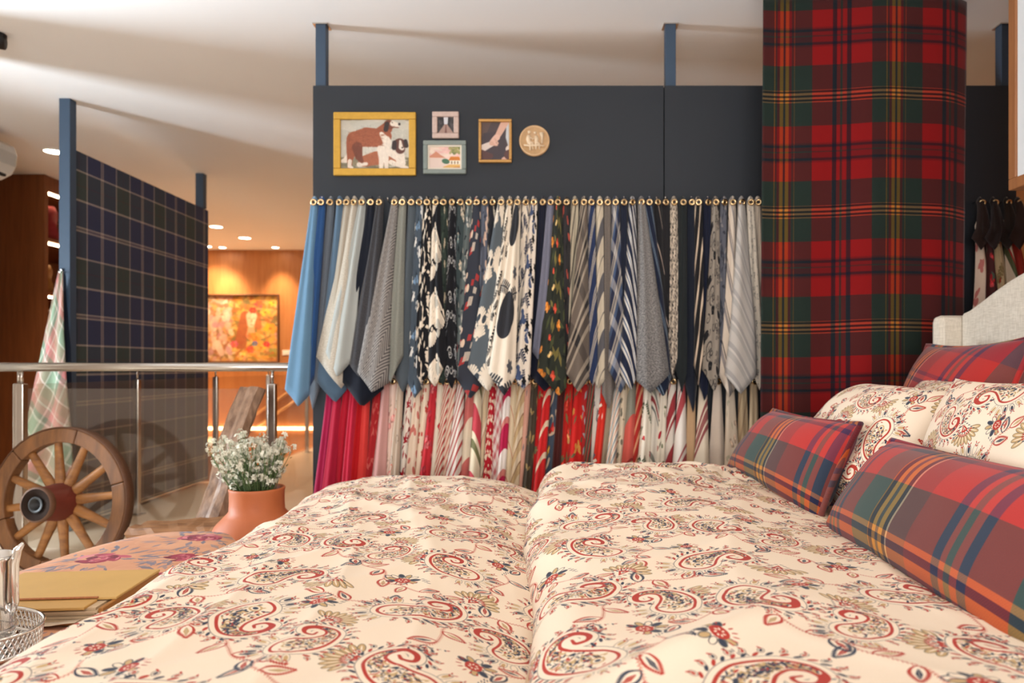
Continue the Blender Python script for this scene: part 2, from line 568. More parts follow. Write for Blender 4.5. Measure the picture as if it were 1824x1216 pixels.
def herring(name, c1, c2, period=.012, big=.05):
    t = NT(name)
    sp = t.n('ShaderNodeSeparateXYZ'); t.l(t.uv(.5), sp.inputs[0])
    zig = t.math('MULTIPLY', t.math('PINGPONG', t.math('DIVIDE', sp.outputs[0], big), .5), big * 2)
    f = t.math('FRACT', t.math('DIVIDE', t.math('ADD', sp.outputs[1], zig), period))
    return t.cloth(t.ramp(f, [(0, c1), (.5, c2)]), 900, .3)

def glassmat():
    if 'glass_pane' in MATS: return MATS['glass_pane']
    m = bpy.data.materials.new('glass_pane'); m.use_nodes = True
    t = m.node_tree; t.nodes.clear()
    o = t.nodes.new('ShaderNodeOutputMaterial'); mx = t.nodes.new('ShaderNodeMixShader')
    tr = t.nodes.new('ShaderNodeBsdfTransparent'); gl = t.nodes.new('ShaderNodeBsdfGlossy'); lw = t.nodes.new('ShaderNodeLayerWeight'); pw = t.nodes.new('ShaderNodeMath'); pw.operation = 'POWER'; fr = t.nodes.new('ShaderNodeMath'); fr.operation = 'MULTIPLY_ADD'
    tr.inputs[0].default_value = (.95, .93, .90, 1); gl.inputs['Roughness'].default_value = .02; pw.inputs[1].default_value = 5.0; fr.inputs[1].default_value = .30; fr.inputs[2].default_value = .04; t.links.new(lw.outputs['Facing'], pw.inputs[0]); t.links.new(pw.outputs[0], fr.inputs[0])
    t.links.new(fr.outputs[0], mx.inputs[0]); t.links.new(tr.outputs[0], mx.inputs[1]); t.links.new(gl.outputs[0], mx.inputs[2])
    df = t.nodes.new('ShaderNodeBsdfDiffuse'); df.inputs[0].default_value = (.62, .50, .40, 1); m2 = t.nodes.new('ShaderNodeMixShader'); m2.inputs[0].default_value = .035  # warm diffuse share, like the pane tint, stands in for brown reflected haze
    t.links.new(mx.outputs[0], m2.inputs[1]); t.links.new(df.outputs[0], m2.inputs[2]); t.links.new(m2.outputs[0], o.inputs[0])
    MATS['glass_pane'] = m
    return m

# prints for the cloth samples ------------------------------------------------
def print_img(name, bg, motifs, seed=1, W=320):
    """a repeating tile of drawn motifs; sizes are fractions of the tile"""
    rng = random.Random(seed)
    c = Canvas(W, W, bg)
    for kind, cols, count, size in motifs:
        for i in range(count):
            x, y = rng.random() * W, rng.random() * W
            a = rng.uniform(0, 2 * PI); s = size * W * rng.uniform(.75, 1.25)
            col = rng.choice(cols)
            if kind == 'flower':
                for k in range(6):
                    q = a + k * PI / 3
                    c.ell(x + math.cos(q) * s * .5, y + math.sin(q) * s * .5, s * .42, s * .26, q, col)
                c.ell(x, y, s * .22, s * .22, 0, rng.choice(cols))
            elif kind == 'rose':
                for k in range(9):
                    q = rng.uniform(0, 2 * PI); f = 1 - k * .09
                    k2 = .75 + .05 * k
                    c.ell(x + math.cos(q) * s * .45 * f, y + math.sin(q) * s * .45 * f, s * .5 * f, s * .38 * f, q, tuple(min(255, int(v * k2 + 20 * (k % 3))) for v in col))
            elif kind == 'leaf':
                c.stroke([(x, y), (x + math.cos(a) * s * .5, y + math.sin(a) * s * .5), (x + math.cos(a) * s, y + math.sin(a) * s)], [s * .05, s * .2, s * .02], col)
            elif kind == 'sprig':
                c.stroke([(x, y), (x + math.cos(a) * s, y + math.sin(a) * s)], s * .03, col)
                for k in range(5):
                    for e in (-1, 1):
                        px, py = x + math.cos(a) * s * (k + .5) / 5, y + math.sin(a) * s * (k + .5) / 5
                        c.ell(px + math.cos(a + e) * s * .16, py + math.sin(a + e) * s * .16, s * .15, s * .065, a + e, col)
            elif kind == 'fan':
                for k in range(9):
                    q = a + (k - 4) * .26
                    c.stroke([(x + math.cos(q) * s * .25, y + math.sin(q) * s * .25), (x + math.cos(q) * s, y + math.sin(q) * s)], [s * .05, s * .11], col)
                c.ell(x, y, s * .14, s * .14, 0, col)
            elif kind == 'dot':
                c.ell(x, y, s, s, 0, col)
            elif kind == 'scroll':
                pts = [(x + math.cos(a + t * 1.3) * s * (1 - t / 7), y + math.sin(a + t * 1.3) * s * (1 - t / 7)) for t in np.linspace(0, 5.5, 22)]
                c.stroke(pts, np.linspace(s * .16, s * .04, 22), col)
            elif kind == 'blob':
                for k in range(5):
                    c.ell(x + rng.uniform(-.5, .5) * s, y + rng.uniform(-.5, .5) * s, s * rng.uniform(.3, .6), s * rng.uniform(.2, .4), rng.uniform(0, PI), col)
            elif kind == 'hatch':
                for k in range(6):
                    c.stroke([(x + k * s * .16, y), (x + k * s * .16 + s * .3, y - s * .6)], s * .045, col)
    return c.image(name)

def printed(name, bg, motifs, seed=1, tile=.25, rot=0.0):
    return imgmat(name, print_img(name, bg, motifs, seed), 1 / tile, 1 / tile, rot)

# ------------------------------------------------------------------ shared materials
CEILM = plain('ceiling_paint', S(242, 240, 240), .9, var=.03, scale=1.5)
WALLM = plain('wall_paint', S(232, 224, 214), .9, var=.04, scale=1.5)
FLOORM = plain('floor_stone', S(226, 210, 188), .32, var=.10, scale=2.2)
WOODWALL = wood('veneer_wall', S(196, 134, 82), S(170, 108, 60), 'z', 2.2, .45, .03)
WOODCAB = wood('veneer_cabinet', S(140, 84, 46), S(112, 62, 32), 'z', 2.2, .45, .03)
PANELM = plain('charcoal_panel', S(38, 43, 50), .7, var=.05, scale=5)
POSTM = plain('slate_blue_paint', S(56, 76, 98), .55, var=.05)
STEEL = plain('brushed_steel', S(205, 198, 190), .24, 1.0, var=.06, scale=30)
CHROME = plain('polished_silver', S(225, 222, 218), .08, 1.0, var=.04, scale=20)
BRASS = plain('eyelet_brass', S(214, 184, 138), .22, 1.0, var=.06, scale=60)
BLACKM = plain('black_metal_and_hole', S(22, 22, 24), .5)
WHITEP = plain('white_plastic', S(232, 228, 220), .4)
GLASS = glassmat()

def part(mb, name, mat, parent, **kw):
    o = mb.build(name, mat, parent, **kw)
    o.location = -parent.location
    return o

def struct(mb, name, mat, label=None, **kw):
    o = mb.build(name, mat, None, **kw)
    tag(o, label, None, None, 'structure')
    return o

# ------------------------------------------------------------------ the room
fl = MB().box(-2.80, 3.2, -3.0, 9.85, -.12, 0).box(-5.4, -2.80, -3.0, 6.08, -.12, 0).box(-5.4, -4.15, 6.08, 9.85, -.12, 0)
struct(fl, 'floor', FLOORM, 'cream stone floor of the showroom')
struct(MB().box(-5.4, -2.80, 6.08, 9.85, -1.32, -1.2), 'floor_stairwell', FLOORM, 'lower landing of the stairwell')
struct(MB().box(-5.4, 3.2, -3.0, 9.85, CEIL, CEIL + .1), 'ceiling', CEILM, 'smooth white ceiling over the showroom')
struct(MB().box(-5.6, 3.2, 9.85, 9.95, -1.3, CEIL), 'wall_far', WOODWALL, 'warm wood veneer wall beyond the stairwell')
struct(MB().box(3.2, 3.3, -3.0, 9.95, -.1, CEIL), 'wall_right', WOODWALL, 'wood veneer wall at the right side')
struct(MB().box(-3.15, -2.91, 3.10, 3.50, 0, CEIL), 'wall_shade_column', WALLM, 'unseen square column added to shade a band of the ceiling')  # out-of-view column, added to cast the diagonal band on the ceiling
struct(MB().box(-5.5, -5.4, 5.0, 9.95, -1.3, CEIL), 'wall_recess', WALLM, 'plain wall at the back of the left recess')
wl = MB()
wy0, wy1, wz0, wz1 = 2.55, 3.15, .20, 1.95
wl.box(-4.0, -3.88, -3.0, wy0, 0, CEIL).box(-4.0, -3.88, wy1, 5.0, 0, CEIL).box(-4.0, -3.88, wy0, wy1, 0, wz0).box(-4.0, -3.88, wy0, wy1, wz1, CEIL).box(-5.5, -4.0, 4.9, 5.0, 0, CEIL)
struct(wl, 'wall_left', WALLM, 'plain white wall with a window at the left')
wb = MB()
bx0, bx1, bz0, bz1 = -2.1, 1.5, .75, 2.45
wb.box(-4.0, bx0, -3.1, -3.0, 0, CEIL).box(bx1, 3.3, -3.1, -3.0, 0, CEIL).box(bx0, bx1, -3.1, -3.0, 0, bz0).box(bx0, bx1, -3.1, -3.0, bz1, CEIL)
struct(wb, 'wall_back', WALLM, 'plain white wall behind the bed end')

def window(name, axis, a0, a1, z0, z1, c, mull=True):
    f = MB(); t = .05
    def bx(p0, p1, q0, q1, d=.03):
        f.box(c - d, c + d, p0, p1, q0, q1) if axis == 'y' else f.box(p0, p1, c - d, c + d, q0, q1)
    bx(a0, a1, z0, z0 + t); bx(a0, a1, z1 - t, z1); bx(a0, a0 + t, z0, z1); bx(a1 - t, a1, z0, z1); m = (a0 + a1) / 2
    if mull: bx(m - t / 2, m + t / 2, z0, z1)
    o = struct(f, name, plain('window_frame', S(80, 84, 88), .5), 'grey framed shop window')
    g = MB()
    g.box(c - .004, c + .004, a0 + t, a1 - t, z0 + t, z1 - t) if axis == 'y' else g.box(a0 + t, a1 - t, c - .004, c + .004, z0 + t, z1 - t)
    g.build('pane', GLASS, o)
window('window_1', 'y', wy0, wy1, wz0, wz1, -3.94, False)
window('window_2', 'x', bx0, bx1, bz0, bz1, -3.05)

# stairwell skirts below the floor edge, light strip along the far wall
struct(MB().box(-2.86, -2.80, 6.08, 9.85, -1.3, -.001), 'trim_1', WOODWALL, 'wood cladding below the floor edge')
struct(MB().box(-5.4, -2.86, 6.02, 6.08, -1.3, -.121), 'trim_2', WOODWALL, 'wood cladding below the near floor edge')
strip = MB().box(-5.3, -2.9, 9.80, 9.85, .10, .14)
o = strip.build('light_strip', emis('warm_strip', (1.0, .72, .42, 1), 9), None)
tag(o, 'glowing warm light strip low on the far wood wall', 'light strip')
L = area_light('stairwell_glow', (-4.0, 9.4, .05), (0, 0, 0), 2.2, .12, 14, (1, .66, .36))

# ------------------------------------------------------------------ recessed ceiling lamps
def downlight(px, py, label, spot=40, size=.085, warm=(1.0, .70, .42), xy=None, cone=85, lens_power=22, group=None):
    if xy is None:
        Y = (CEIL - H) * F / (CY - py); X = (px - CX) / F * Y
    else:
        X, Y = xy
    t = thing('recessed_downlight', label, 'ceiling light', (X, Y, CEIL), group)
    part(MB().lathe([(size, 0), (size, -.006), (size * .86, -.010), (size * .8, -.003)], 24, c=(X, Y, CEIL)), 'trim_ring', WHITEP, t, smooth=True)
    part(MB().lathe([(0.0001, -.004), (size * .8, -.0045)], 24, c=(X, Y, CEIL)), 'lens', emis('lamp_lens', (1.0, .86, .66, 1), lens_power), t)
    ld = bpy.data.lights.new('downlight_beam', 'SPOT')
    ld.energy = spot; ld.color = warm; ld.spot_size = math.radians(cone); ld.spot_blend = .9; ld.shadow_soft_size = .05
    lo = bpy.data.objects.new('downlight_beam', ld); COL.objects.link(lo)
    lo.parent = t; lo.location = (0, 0, -.03)
    return t

downlight(97, 269, 'round recessed ceiling lamp above the wood cabinet by the plaid partition', 70)
downlight(385, 403, 'glowing recessed lamp in the far ceiling, the largest right of the blue plaid partition', 75, cone=130)
downlight(436, 423, 'glowing recessed lamp in the far ceiling, rightmost of the lit ones before the wood wall', 75, cone=130)
downlight(367, 438, 'glowing recessed lamp half hidden beside the far edge of the blue plaid partition', 75, cone=130)
downlight(0, 0, 'recessed wall-washer lamp above the left part of the colourful painting', 105, xy=(-4.38, 9.62), cone=80, size=.06)
downlight(0, 0, 'recessed wall-washer lamp above the right part of the colourful painting', 105, xy=(-3.66, 9.62), cone=80, size=.06)
for nm, X, Y in (('left', -1.2, 5.2), ('middle', .6, 5.6), ('right', 2.2, 6.4), ('farthest', -.6, 7.6)):  # unseen lamps added to warm what the railing glass reflects
    downlight(0, 0, 'added unseen fill lamp behind the dark partition, %s one' % nm, 45, xy=(X, Y), cone=120, size=.055, warm=(1.0, .76, .52))
for nm, X, Y, pw in (('left foot side', -.55, 1.1, 5), ('middle', .35, 1.25, 5), ('pillow side', 1.05, 1.5, 5), ('bench', -1.35, 1.75, 7), ('far foot side', -.55, 2.25, 8), ('far middle', .35, 2.3, 8)):
    downlight(0, 0, 'recessed ceiling lamp over the bed, %s' % nm, pw, xy=(X, Y), cone=120, size=.055, warm=(1.0, .76, .52))

# ------------------------------------------------------------------ partitions
PY = 3.312
def partition(label, x0, x1, posts):
    t = thing('display_partition', label, 'partition', ((x0 + x1) / 2, PY + .03, 0))
    part(MB().box(x0, x1, PY, PY + .06, .02, 2.309), 'panel', PANELM, t, bevel=.002)
    for x in posts:
        part(MB().box(x - .024, x + .024, PY + .01, PY + .058, 2.309, CEIL), 'post', POSTM, t, bevel=.002)
        part(MB().box(x - .035, x + .035, PY - .002, PY + .066, CEIL - .006, CEIL), 'ceiling_plate', STEEL, t)
        part(MB().box(x - .024, x + .024, PY + .061, PY + .10, 0, 2.309), 'post', POSTM, t)
    return t
part_l = partition('dark charcoal partition panel carrying the small framed pictures', -1.085, .558, (-1.052,))
part_r = partition('dark charcoal partition panel behind the hanging red plaid curtain', .562, 2.21, (.553 + .04, 2.17))

# the blue plaid covered partition on the left
BLT = [(.006, S(205, 186, 172)), (.046, S(50, 62, 58)), (.004, S(78, 44, 40)), (.046, S(50, 62, 58)), (.006, S(205, 186, 172)),
       (.088, S(36, 42, 80)), (.005, S(205, 186, 172)), (.008, S(120, 100, 104)), (.005, S(205, 186, 172)), (.088, S(36, 42, 80))]
BX = -2.866
bt = thing('display_partition', 'tall partition covered in blue and green plaid cloth behind the railing', 'partition', (BX - .04, 5.1, 0))
YA, YB = 4.30, 6.03
nu = 2
mb = MB(); mb.v = [(BX, YA, .03), (BX, YB, .03), (BX, YB, 2.315), (BX, YA, 2.315)]; mb.f = [(0, 1, 2, 3)]
b2 = MB().box(BX - .06, BX, YA, YB, .03, 2.315)
b2.uv = [(v[1] - YA, v[2]) for v in b2.v]
part(b2, 'plaid_panel', tartan('blue_tartan', BLT, BLT, .4575, .537, (.06, .26), 0, .5, 600, .25, .1), bt, bevel=.003)
for y in (YA - .02, 5.94):
    part(MB().box(BX - .052, BX + .014, y - .03, y + .03, (0 if y < 5 else 2.315), CEIL), 'post', POSTM, bt, bevel=.002)
part(MB().box(BX - .085, BX - .06, YA, YB, .02, 2.31), 'back_board', POSTM, bt)

# hooks -----------------------------------------------------------------------
hookm = MB().tube([(0, .03, 0), (0, -.02, 0), (0, -.034, .006), (0, -.038, .016)], .0028, 6).build('hook', STEEL, part_l, smooth=True)
HOOKMESH = hookm.data
bpy.data.objects.remove(hookm)
def hook(x, z, parent):
    o = bpy.data.objects.new('hook', HOOKMESH)
    COL.objects.link(o); o.parent = parent
    o.location = Vector((x, PY - .02, z)) - parent.location
    return o

# ------------------------------------------------------------------ cloth samples
EYE = MB()
EYE.tube([(math.cos(q) * .0110, 0, math.sin(q) * .0110) for q in np.linspace(0, 2 * PI, 19)[:-1]], .0052, 8, closed=True)
nb_ = len(EYE.f)
EYE.add([(math.cos(q) * .0075, .001, math.sin(q) * .0075) for q in np.linspace(0, 2 * PI, 13)[:-1]], [tuple(range(12))])  # black disc stands in for the shade inside the eyelet hole
eo = EYE.build('eyelet', BRASS, None, smooth=True); EYEMESH = eo.data; EYEMESH.materials.append(BLACKM); EYEMESH.polygons[nb_].material_index = 1; bpy.data.objects.remove(eo)

ORD = ['first', 'second', 'third', 'fourth', 'fifth', 'sixth', 'seventh', 'eighth', 'ninth', 'tenth', 'eleventh', 'twelfth', 'thirteenth', 'fourteenth', 'fifteenth',
       'sixteenth', 'seventeenth', 'eighteenth', 'nineteenth']
TENS = {20: 'twenty', 30: 'thirty', 40: 'forty', 50: 'fifty'}
TENTH = {20: 'twentieth', 30: 'thirtieth', 40: 'fortieth', 50: 'fiftieth'}
def ordinal(n):
    if n <= 19: return ORD[n - 1]
    d = n // 10 * 10
    return TENTH[d] if n == d else TENS[d] + '-' + ORD[n - d - 1]

def sample(eye, top_w, bl, tip, br, depth, mat, label, group, bulge=.016, wave=.006, nrow=22, ncol=13, hookpar=None, ring=True, seed=0, hy=None):
    """one cloth sample hanging from an eyelet. eye/bl/tip/br are photo pixels, depth how far it stands off the panel"""
    rng = random.Random(seed * 13 + 5)
    Y0 = PY - .052
    E = P(eye[0], eye[1], Y0)
    Yb = PY - depth
    BL, TP, BR = P(bl[0], bl[1], Yb), P(tip[0], tip[1], Yb), P(br[0], br[1], Yb)
    l1, l2 = (TP - BL).length, (BR - TP).length
    sm = l1 / (l1 + l2)
    W = (l1 + l2) * 1.1
    m = MB(); m.uv = []
    ph = rng.uniform(0, 6.28); k = rng.choice((1.0, 1.5, 1.5, 2.0))
    tw = top_w / F * Y0
    crown = .026
    for j in range(nrow):
        t = j / (nrow - 1)
        for i in range(ncol):
            s = i / (ncol - 1)
            B = BL.lerp(TP, s / sm) if s < sm else TP.lerp(BR, (s - sm) / (1 - sm))
            T = E + Vector(((s - .5) * tw, 0, crown * (1 - (2 * s - 1) ** 2) + .004))
            g = t ** 1.12
            p = Vector((T.x + (B.x - T.x) * g, 0, T.z + (B.z - T.z) * t))
            e = 1 - (2 * s - 1) ** 2
            yy = Y0 + (Yb - Y0) * min(1, t * 1.35) ** .8
            amp = min(1, .35 + t * 1.6)
            yy -= bulge * e * amp
            yy += wave * math.sin(2 * PI * k * s + ph + 1.2 * t) * amp
            p.x += .004 * math.sin(5 * t + ph) * t * (1 - t)
            p.y = yy
            m.v.append(tuple(p)); m.uv.append(((s - .5) * W + rng.random() * 0, -t * abs(T.z - B.z)))
    m.f = grid(ncol, nrow)
    off = (seed * .137 % 1, seed * .291 % 1)
    m.uv = [(u + off[0], v + off[1]) for u, v in m.uv]
    t = thing('fabric_sample', label, 'fabric sample', E, group)
    part(m, 'cloth', mat, t, smooth=True, solid=.0016)
    if ring:
        o = bpy.data.objects.new('eyelet', EYEMESH); COL.objects.link(o); o.parent = t
        o.location = (0, -.020, -.002); o.rotation_euler = (rng.uniform(-.1, .3), 0, rng.uniform(-.5, .5))
    if hookpar is not None:
        hook(E.x, E.z + .012, hookpar)
    return t

# pattern shorthands
K = (24, 25, 30); CR = (226, 212, 192); NV = (34, 44, 70); SL = (74, 86, 98)
def sol(n, c, mott=None, amt=.35): return lambda: solidcloth(n, S(*c), amt, 700, S(*mott) if mott else None)
def stp(n, st, p, rot=.75, off=0.0, cross=None): return lambda: stripes(n, [(a, S(*c)) for a, c in st], p, rot, off, [(a, S(*c)) for a, c in cross] if cross else None)
def prt(n, bg, mo, seed=1, tile=.25, rot=0.0): return lambda: printed(n, bg, mo, seed, tile, rot)

UP = [  # eyelet x, bottom left, tip, bottom right, stand-off, pattern, look
 (561, (508, 693), (535, 724), (551, 703), .10, sol('sky_blue', (104, 142, 172)), 'pale sky blue plain'),
 (574, (528, 664), (549, 702), (560, 672), .075, sol('mid_blue', (46, 86, 140)), 'strong mid blue plain'),
 (590, (547, 688), (560, 731), (576, 676), .055, sol('grey_wool', (98, 106, 116)), 'medium grey plain'),
 (606, (563, 677), (599, 717), (618, 694), .07, sol('slate_blue', (90, 116, 140)), 'slate blue plain'),
 (619, (576, 600), (590, 640), (606, 610), .09, sol('taupe', (176, 166, 150)), 'light taupe plain'),
 (632, (563, 635), (611, 693), (622, 660), .105, sol('oatmeal', (206, 197, 182), (178, 168, 152)), 'oatmeal flecked'),
 (646, (581, 627), (604, 672), (632, 636), .118, sol('pale_grey', (176, 180, 176)), 'pale grey-green plain'),
 (662, (596, 660), (648, 725), (684, 692), .10, sol('midnight', (20, 26, 40)), 'midnight navy wide'),
 (677, (622, 647), (641, 672), (676, 640), .125, sol('charcoal', (74, 74, 78), (58, 58, 62)), 'charcoal brushed'),
 (704, (637, 662), (665, 699), (692, 682), .14, lambda: herring('herringbone', S(164, 158, 152), S(92, 88, 88), .026, .09), 'grey herringbone'),
 (718, (690, 660), (696, 683), (718, 634), .125, sol('sage_grey', (152, 154, 144), (136, 138, 130)), 'sage grey felted'),
 (734, (705, 672), (719, 700), (734, 668), .085, sol('steel_grey', (92, 102, 110)), 'steel grey smooth'),
 (748, (727, 681), (740, 709), (753, 690), .11, prt('white_bloom_slate', SL, [('flower', [(226, 226, 222)], 5, .13), ('leaf', [(30, 40, 52)], 8, .2), ('blob', [(120, 150, 180)], 3, .1)], 3), 'slate cloth with white blooms'),
 (762, (738, 655), (752, 684), (768, 660), .125, prt('cream_petal_black', K, [('leaf', [CR], 26, .16), ('blob', [CR], 5, .12)], 4), 'black cloth strewn with cream petals'),
 (777, (763, 672), (776, 690), (797, 640), .14, prt('cream_fan_black', K, [('fan', [CR], 4, .3), ('blob', [(170, 164, 152)], 2, .16)], 5, .3), 'black cloth with large cream fronds'),
 (791, (767, 660), (792, 687), (802, 640), .105, prt('forest_floral', (46, 58, 52), [('leaf', [(30, 38, 36), (74, 86, 76)], 22, .2), ('flower', [(190, 176, 150)], 4, .08)], 6), 'forest green shadowy floral'),
 (806, (789, 660), (806, 694), (815, 664), .12, prt('grey_damask', K, [('scroll', [(150, 150, 150), (190, 188, 184)], 16, .1), ('leaf', [(120, 122, 126)], 12, .12)], 7), 'black cloth with silver damask scrolls'),
 (821, (796, 640), (812, 676), (832, 650), .09, prt('teal_floral', (62, 74, 76), [('flower', [(216, 200, 176), (110, 130, 130)], 7, .1), ('leaf', [(32, 40, 44)], 16, .18)], 8), 'teal grey floral'),
 (836, (806, 650), (822, 686), (842, 655), .105, prt('grey_leaf', (96, 106, 106), [('leaf', [(40, 48, 54), (190, 186, 176)], 26, .2)], 9), 'grey-green leafy'),
 (850, (809, 667), (838, 711), (858, 688), .12, prt('red_hatch', (52, 56, 66), [('hatch', [(226, 210, 190), (206, 58, 50)], 8, .22), ('dot', [(226, 200, 176)], 3, .07)], 10), 'charcoal cloth with cream and red dashes'),
 (864, (836, 640), (848, 670), (864, 640), .10, prt('peach_slate', (92, 98, 112), [('blob', [(214, 184, 164)], 5, .18), ('leaf', [(60, 64, 78)], 8, .2)], 11), 'slate cloth with peach shapes'),
 (878, (844, 640), (856, 676), (872, 650), .085, prt('dark_bud', (40, 42, 48), [('sprig', [(200, 190, 172)], 7, .22)], 12), 'near-black cloth with pale sprigs'),
 (893, (833, 654), (870, 698), (882, 680), .14, prt('anemone', (86, 94, 100), [('fan', [CR], 6, .26), ('dot', [(60, 68, 76)], 4, .08)], 13, .26), 'slate cloth with big cream anemones'),
 (908, (864, 640), (876, 676), (896, 640), .155, prt('branch_cream', CR, [('sprig', [K], 10, .28), ('leaf', [K], 12, .14)], 14), 'cream cloth with black berry branches'),
 (922, (870, 664), (899, 705), (918, 672), .175, prt('shadow_blossom', CR, [('flower', [(84, 86, 92)], 2, .1), ('sprig', [(60, 62, 66)], 2, .24), ('dot', [(46, 47, 52)], 2, .19)], 21, .42), 'cream cloth with a large black disc'),
 (937, (912, 650), (924, 690), (934, 660), .12, prt('navy_branch', CR, [('sprig', [NV], 9, .3), ('leaf', [NV], 10, .16)], 16), 'cream cloth with navy branches'),
 (951, (915, 667), (932, 694), (944, 680), .15, prt('navy_garden', (228, 216, 200), [('sprig', [NV], 6, .25), ('blob', [(70, 84, 116)], 5, .14), ('flower', [K], 4, .08)], 17), 'white cloth with navy garden plants'),
 (967, (943, 667), (970, 697), (979, 688), .09, sol('ink_navy', (26, 30, 48)), 'ink navy plain'),
 (981, (948, 626), (958, 640), (978, 630), .12, sol('lavender_grey', (122, 124, 142)), 'lavender grey plain'),
 (994, (957, 660), (995, 705), (1009, 690), .15, prt('orange_garden', (46, 50, 42), [('leaf', [(74, 80, 52), (30, 34, 30), (120, 110, 62)], 26, .2), ('rose', [(226, 132, 44), (210, 66, 40), (222, 180, 110)], 9, .085)], 18, .3), 'dark green cloth with orange garden flowers'),
 (1009, (993, 646), (1005, 672), (1018, 640), .11, prt('charcoal_peony', (54, 52, 54), [('blob', [(206, 184, 150), (190, 84, 70)], 4, .12), ('leaf', [(30, 30, 32)], 8, .2)], 19), 'charcoal cloth with scattered peach blooms'),
 (1024, (1004, 620), (1012, 660), (1030, 640), .095, stp('khaki_stripe', [(3, (196, 184, 160)), (1, (90, 84, 76))], .09, .4), 'khaki cloth with sparse dark stripes'),
 (1040, (1007, 662), (1029, 698), (1050, 674), .15, stp('taupe_plaid', [(4, (112, 100, 90)), (1, (206, 190, 168)), (1.2, (30, 30, 34)), (1, (206, 190, 168)), (2, (36, 34, 36)), (1, (206, 190, 168))], .19, .7, .1, [(5, (112, 100, 90)), (2, (50, 46, 46))]), 'taupe cloth with bold cream and black plaid bars'),
 (1053, (1046, 667), (1056, 688), (1066, 660), .125, stp('navy_dot_stripe', [(5, (42, 56, 92)), (.6, (200, 190, 176)), (.5, (42, 56, 92)), (.6, (200, 190, 176)), (.5, (42, 56, 92)), (.6, (200, 190, 176))], .10, .6), 'navy cloth with grouped pin stripes'),
 (1068, (1059, 678), (1066, 693), (1077, 676), .11, stp('cream_grey_bar', [(3, (222, 208, 184)), (.3, (120, 114, 108)), (2.4, (222, 208, 184)), (3, (104, 102, 106))], .15, .62), 'grey cloth with broad cream bars'),
 (1082, (1072, 700), (1084, 729), (1096, 690), .095, sol('mouse_grey', (132, 122, 114), (112, 104, 98)), 'mouse grey long'),
 (1096, (1083, 657), (1105, 701), (1116, 680), .13, stp('blue_cream_check', [(3, (40, 48, 76)), (1, (224, 212, 192)), (.6, (40, 48, 76)), (1.4, (224, 212, 192)), (2, (96, 120, 156))], .13, .7, .2, [(4, (40, 48, 76)), (2, (180, 176, 176))]), 'navy, sky and cream checked'),
 (1111, (1094, 660), (1106, 690), (1122, 664), .10, sol('deep_navy', (34, 40, 58)), 'deep navy plain'),
 (1126, (1103, 666), (1124, 695), (1138, 656), .145, stp('navy_white_diag', [(2.6, (30, 38, 62)), (.8, (222, 216, 206)), (.5, (60, 88, 128)), (.8, (222, 216, 206))], .062, -.62), 'navy cloth with white diagonal stripes'),
 (1142, (1132, 676), (1157, 700), (1193, 666), .165, sol('salt_pepper', (156, 152, 148), (84, 82, 84)), 'wide salt-and-pepper tweed'),
 (1156, (1150, 670), (1181, 707), (1197, 668), .115, stp('navy_steel_stripe', [(5, (30, 38, 60)), (.5, (120, 138, 156)), (.6, (30, 38, 60)), (.5, (120, 138, 156))], .13, -.6), 'navy cloth with thin steel stripes'),
 (1171, (1170, 660), (1184, 690), (1200, 660), .095, stp('black_rare_stripe', [(8, (30, 30, 34)), (.5, (206, 184, 170))], .15, -.7), 'black cloth with rare pink stripes'),
 (1185, (1184, 650), (1194, 680), (1206, 650), .08, sol('soft_black', (38, 37, 40)), 'soft black plain'),
 (1200, (1190, 640), (1197, 672), (1206, 640), .11, prt('ring_dots', (214, 198, 178), [('dot', [(44, 42, 44), (70, 66, 66)], 60, .045)], 22, .12), 'cream cloth covered in dark spots'),
 (1216, (1202, 654), (1214, 702), (1223, 664), .10, sol('black_green', (36, 42, 44)), 'black-green plain'),
 (1231, (1221, 687), (1233, 736), (1242, 690), .085, sol('blue_black', (28, 34, 48)), 'blue-black long'),
 (1243, (1236, 650), (1243, 688), (1252, 640), .12, stp('cream_lozenge', [(3.2, (28, 27, 30)), (1.2, (222, 200, 176))], .13, .6), 'black cloth with cream lozenge bars'),
 (1260, (1243, 681), (1254, 715), (1264, 684), .09, sol('night_blue', (26, 32, 54)), 'night blue plain'),
 (1274, (1249, 654), (1271, 698), (1281, 668), .13, prt('bark_print', (150, 140, 128), [('scroll', [(70, 66, 64)], 14, .1), ('blob', [(30, 30, 34)], 5, .15), ('hatch', [(90, 84, 80)], 8, .16)], 23), 'stone grey cloth with black tree-bark print'),
 (1289, (1271, 650), (1280, 672), (1290, 650), .11, prt('slate_shadow', (98, 100, 110), [('leaf', [(60, 62, 72), (140, 136, 136)], 20, .2)], 24), 'slate cloth with faded leaf shadows'),
 (1304, (1281, 668), (1297, 708), (1311, 690), .13, stp('ticking', [(4, (224, 208, 190)), (1.4, (150, 142, 140)), (.4, (224, 208, 190)), (.5, (90, 86, 88))], .10, -.55), 'cream cloth with grey ticking bars'),
 (1320, (1290, 667), (1317, 702), (1348, 667), .155, stp('pale_stripe', [(4, (196, 188, 180)), (2.4, (178, 172, 166)), (1, (204, 196, 188)), (2, (170, 164, 160))], .09, -.85), 'wide pale grey tone-striped'),
 (1336, (1331, 640), (1351, 695), (1360, 654), .12, prt('tear_drops', (232, 222, 206), [('scroll', [(84, 82, 84)], 18, .055), ('leaf', [(110, 106, 104)], 10, .09)], 25, .22), 'white cloth with small grey paisley drops'),
 (1349, (1346, 640), (1358, 690), (1366, 650), .09, stp('cream_thin', [(6, (222, 208, 190)), (.5, (60, 58, 60))], .12, .4), 'cream cloth with a dark line'),
]
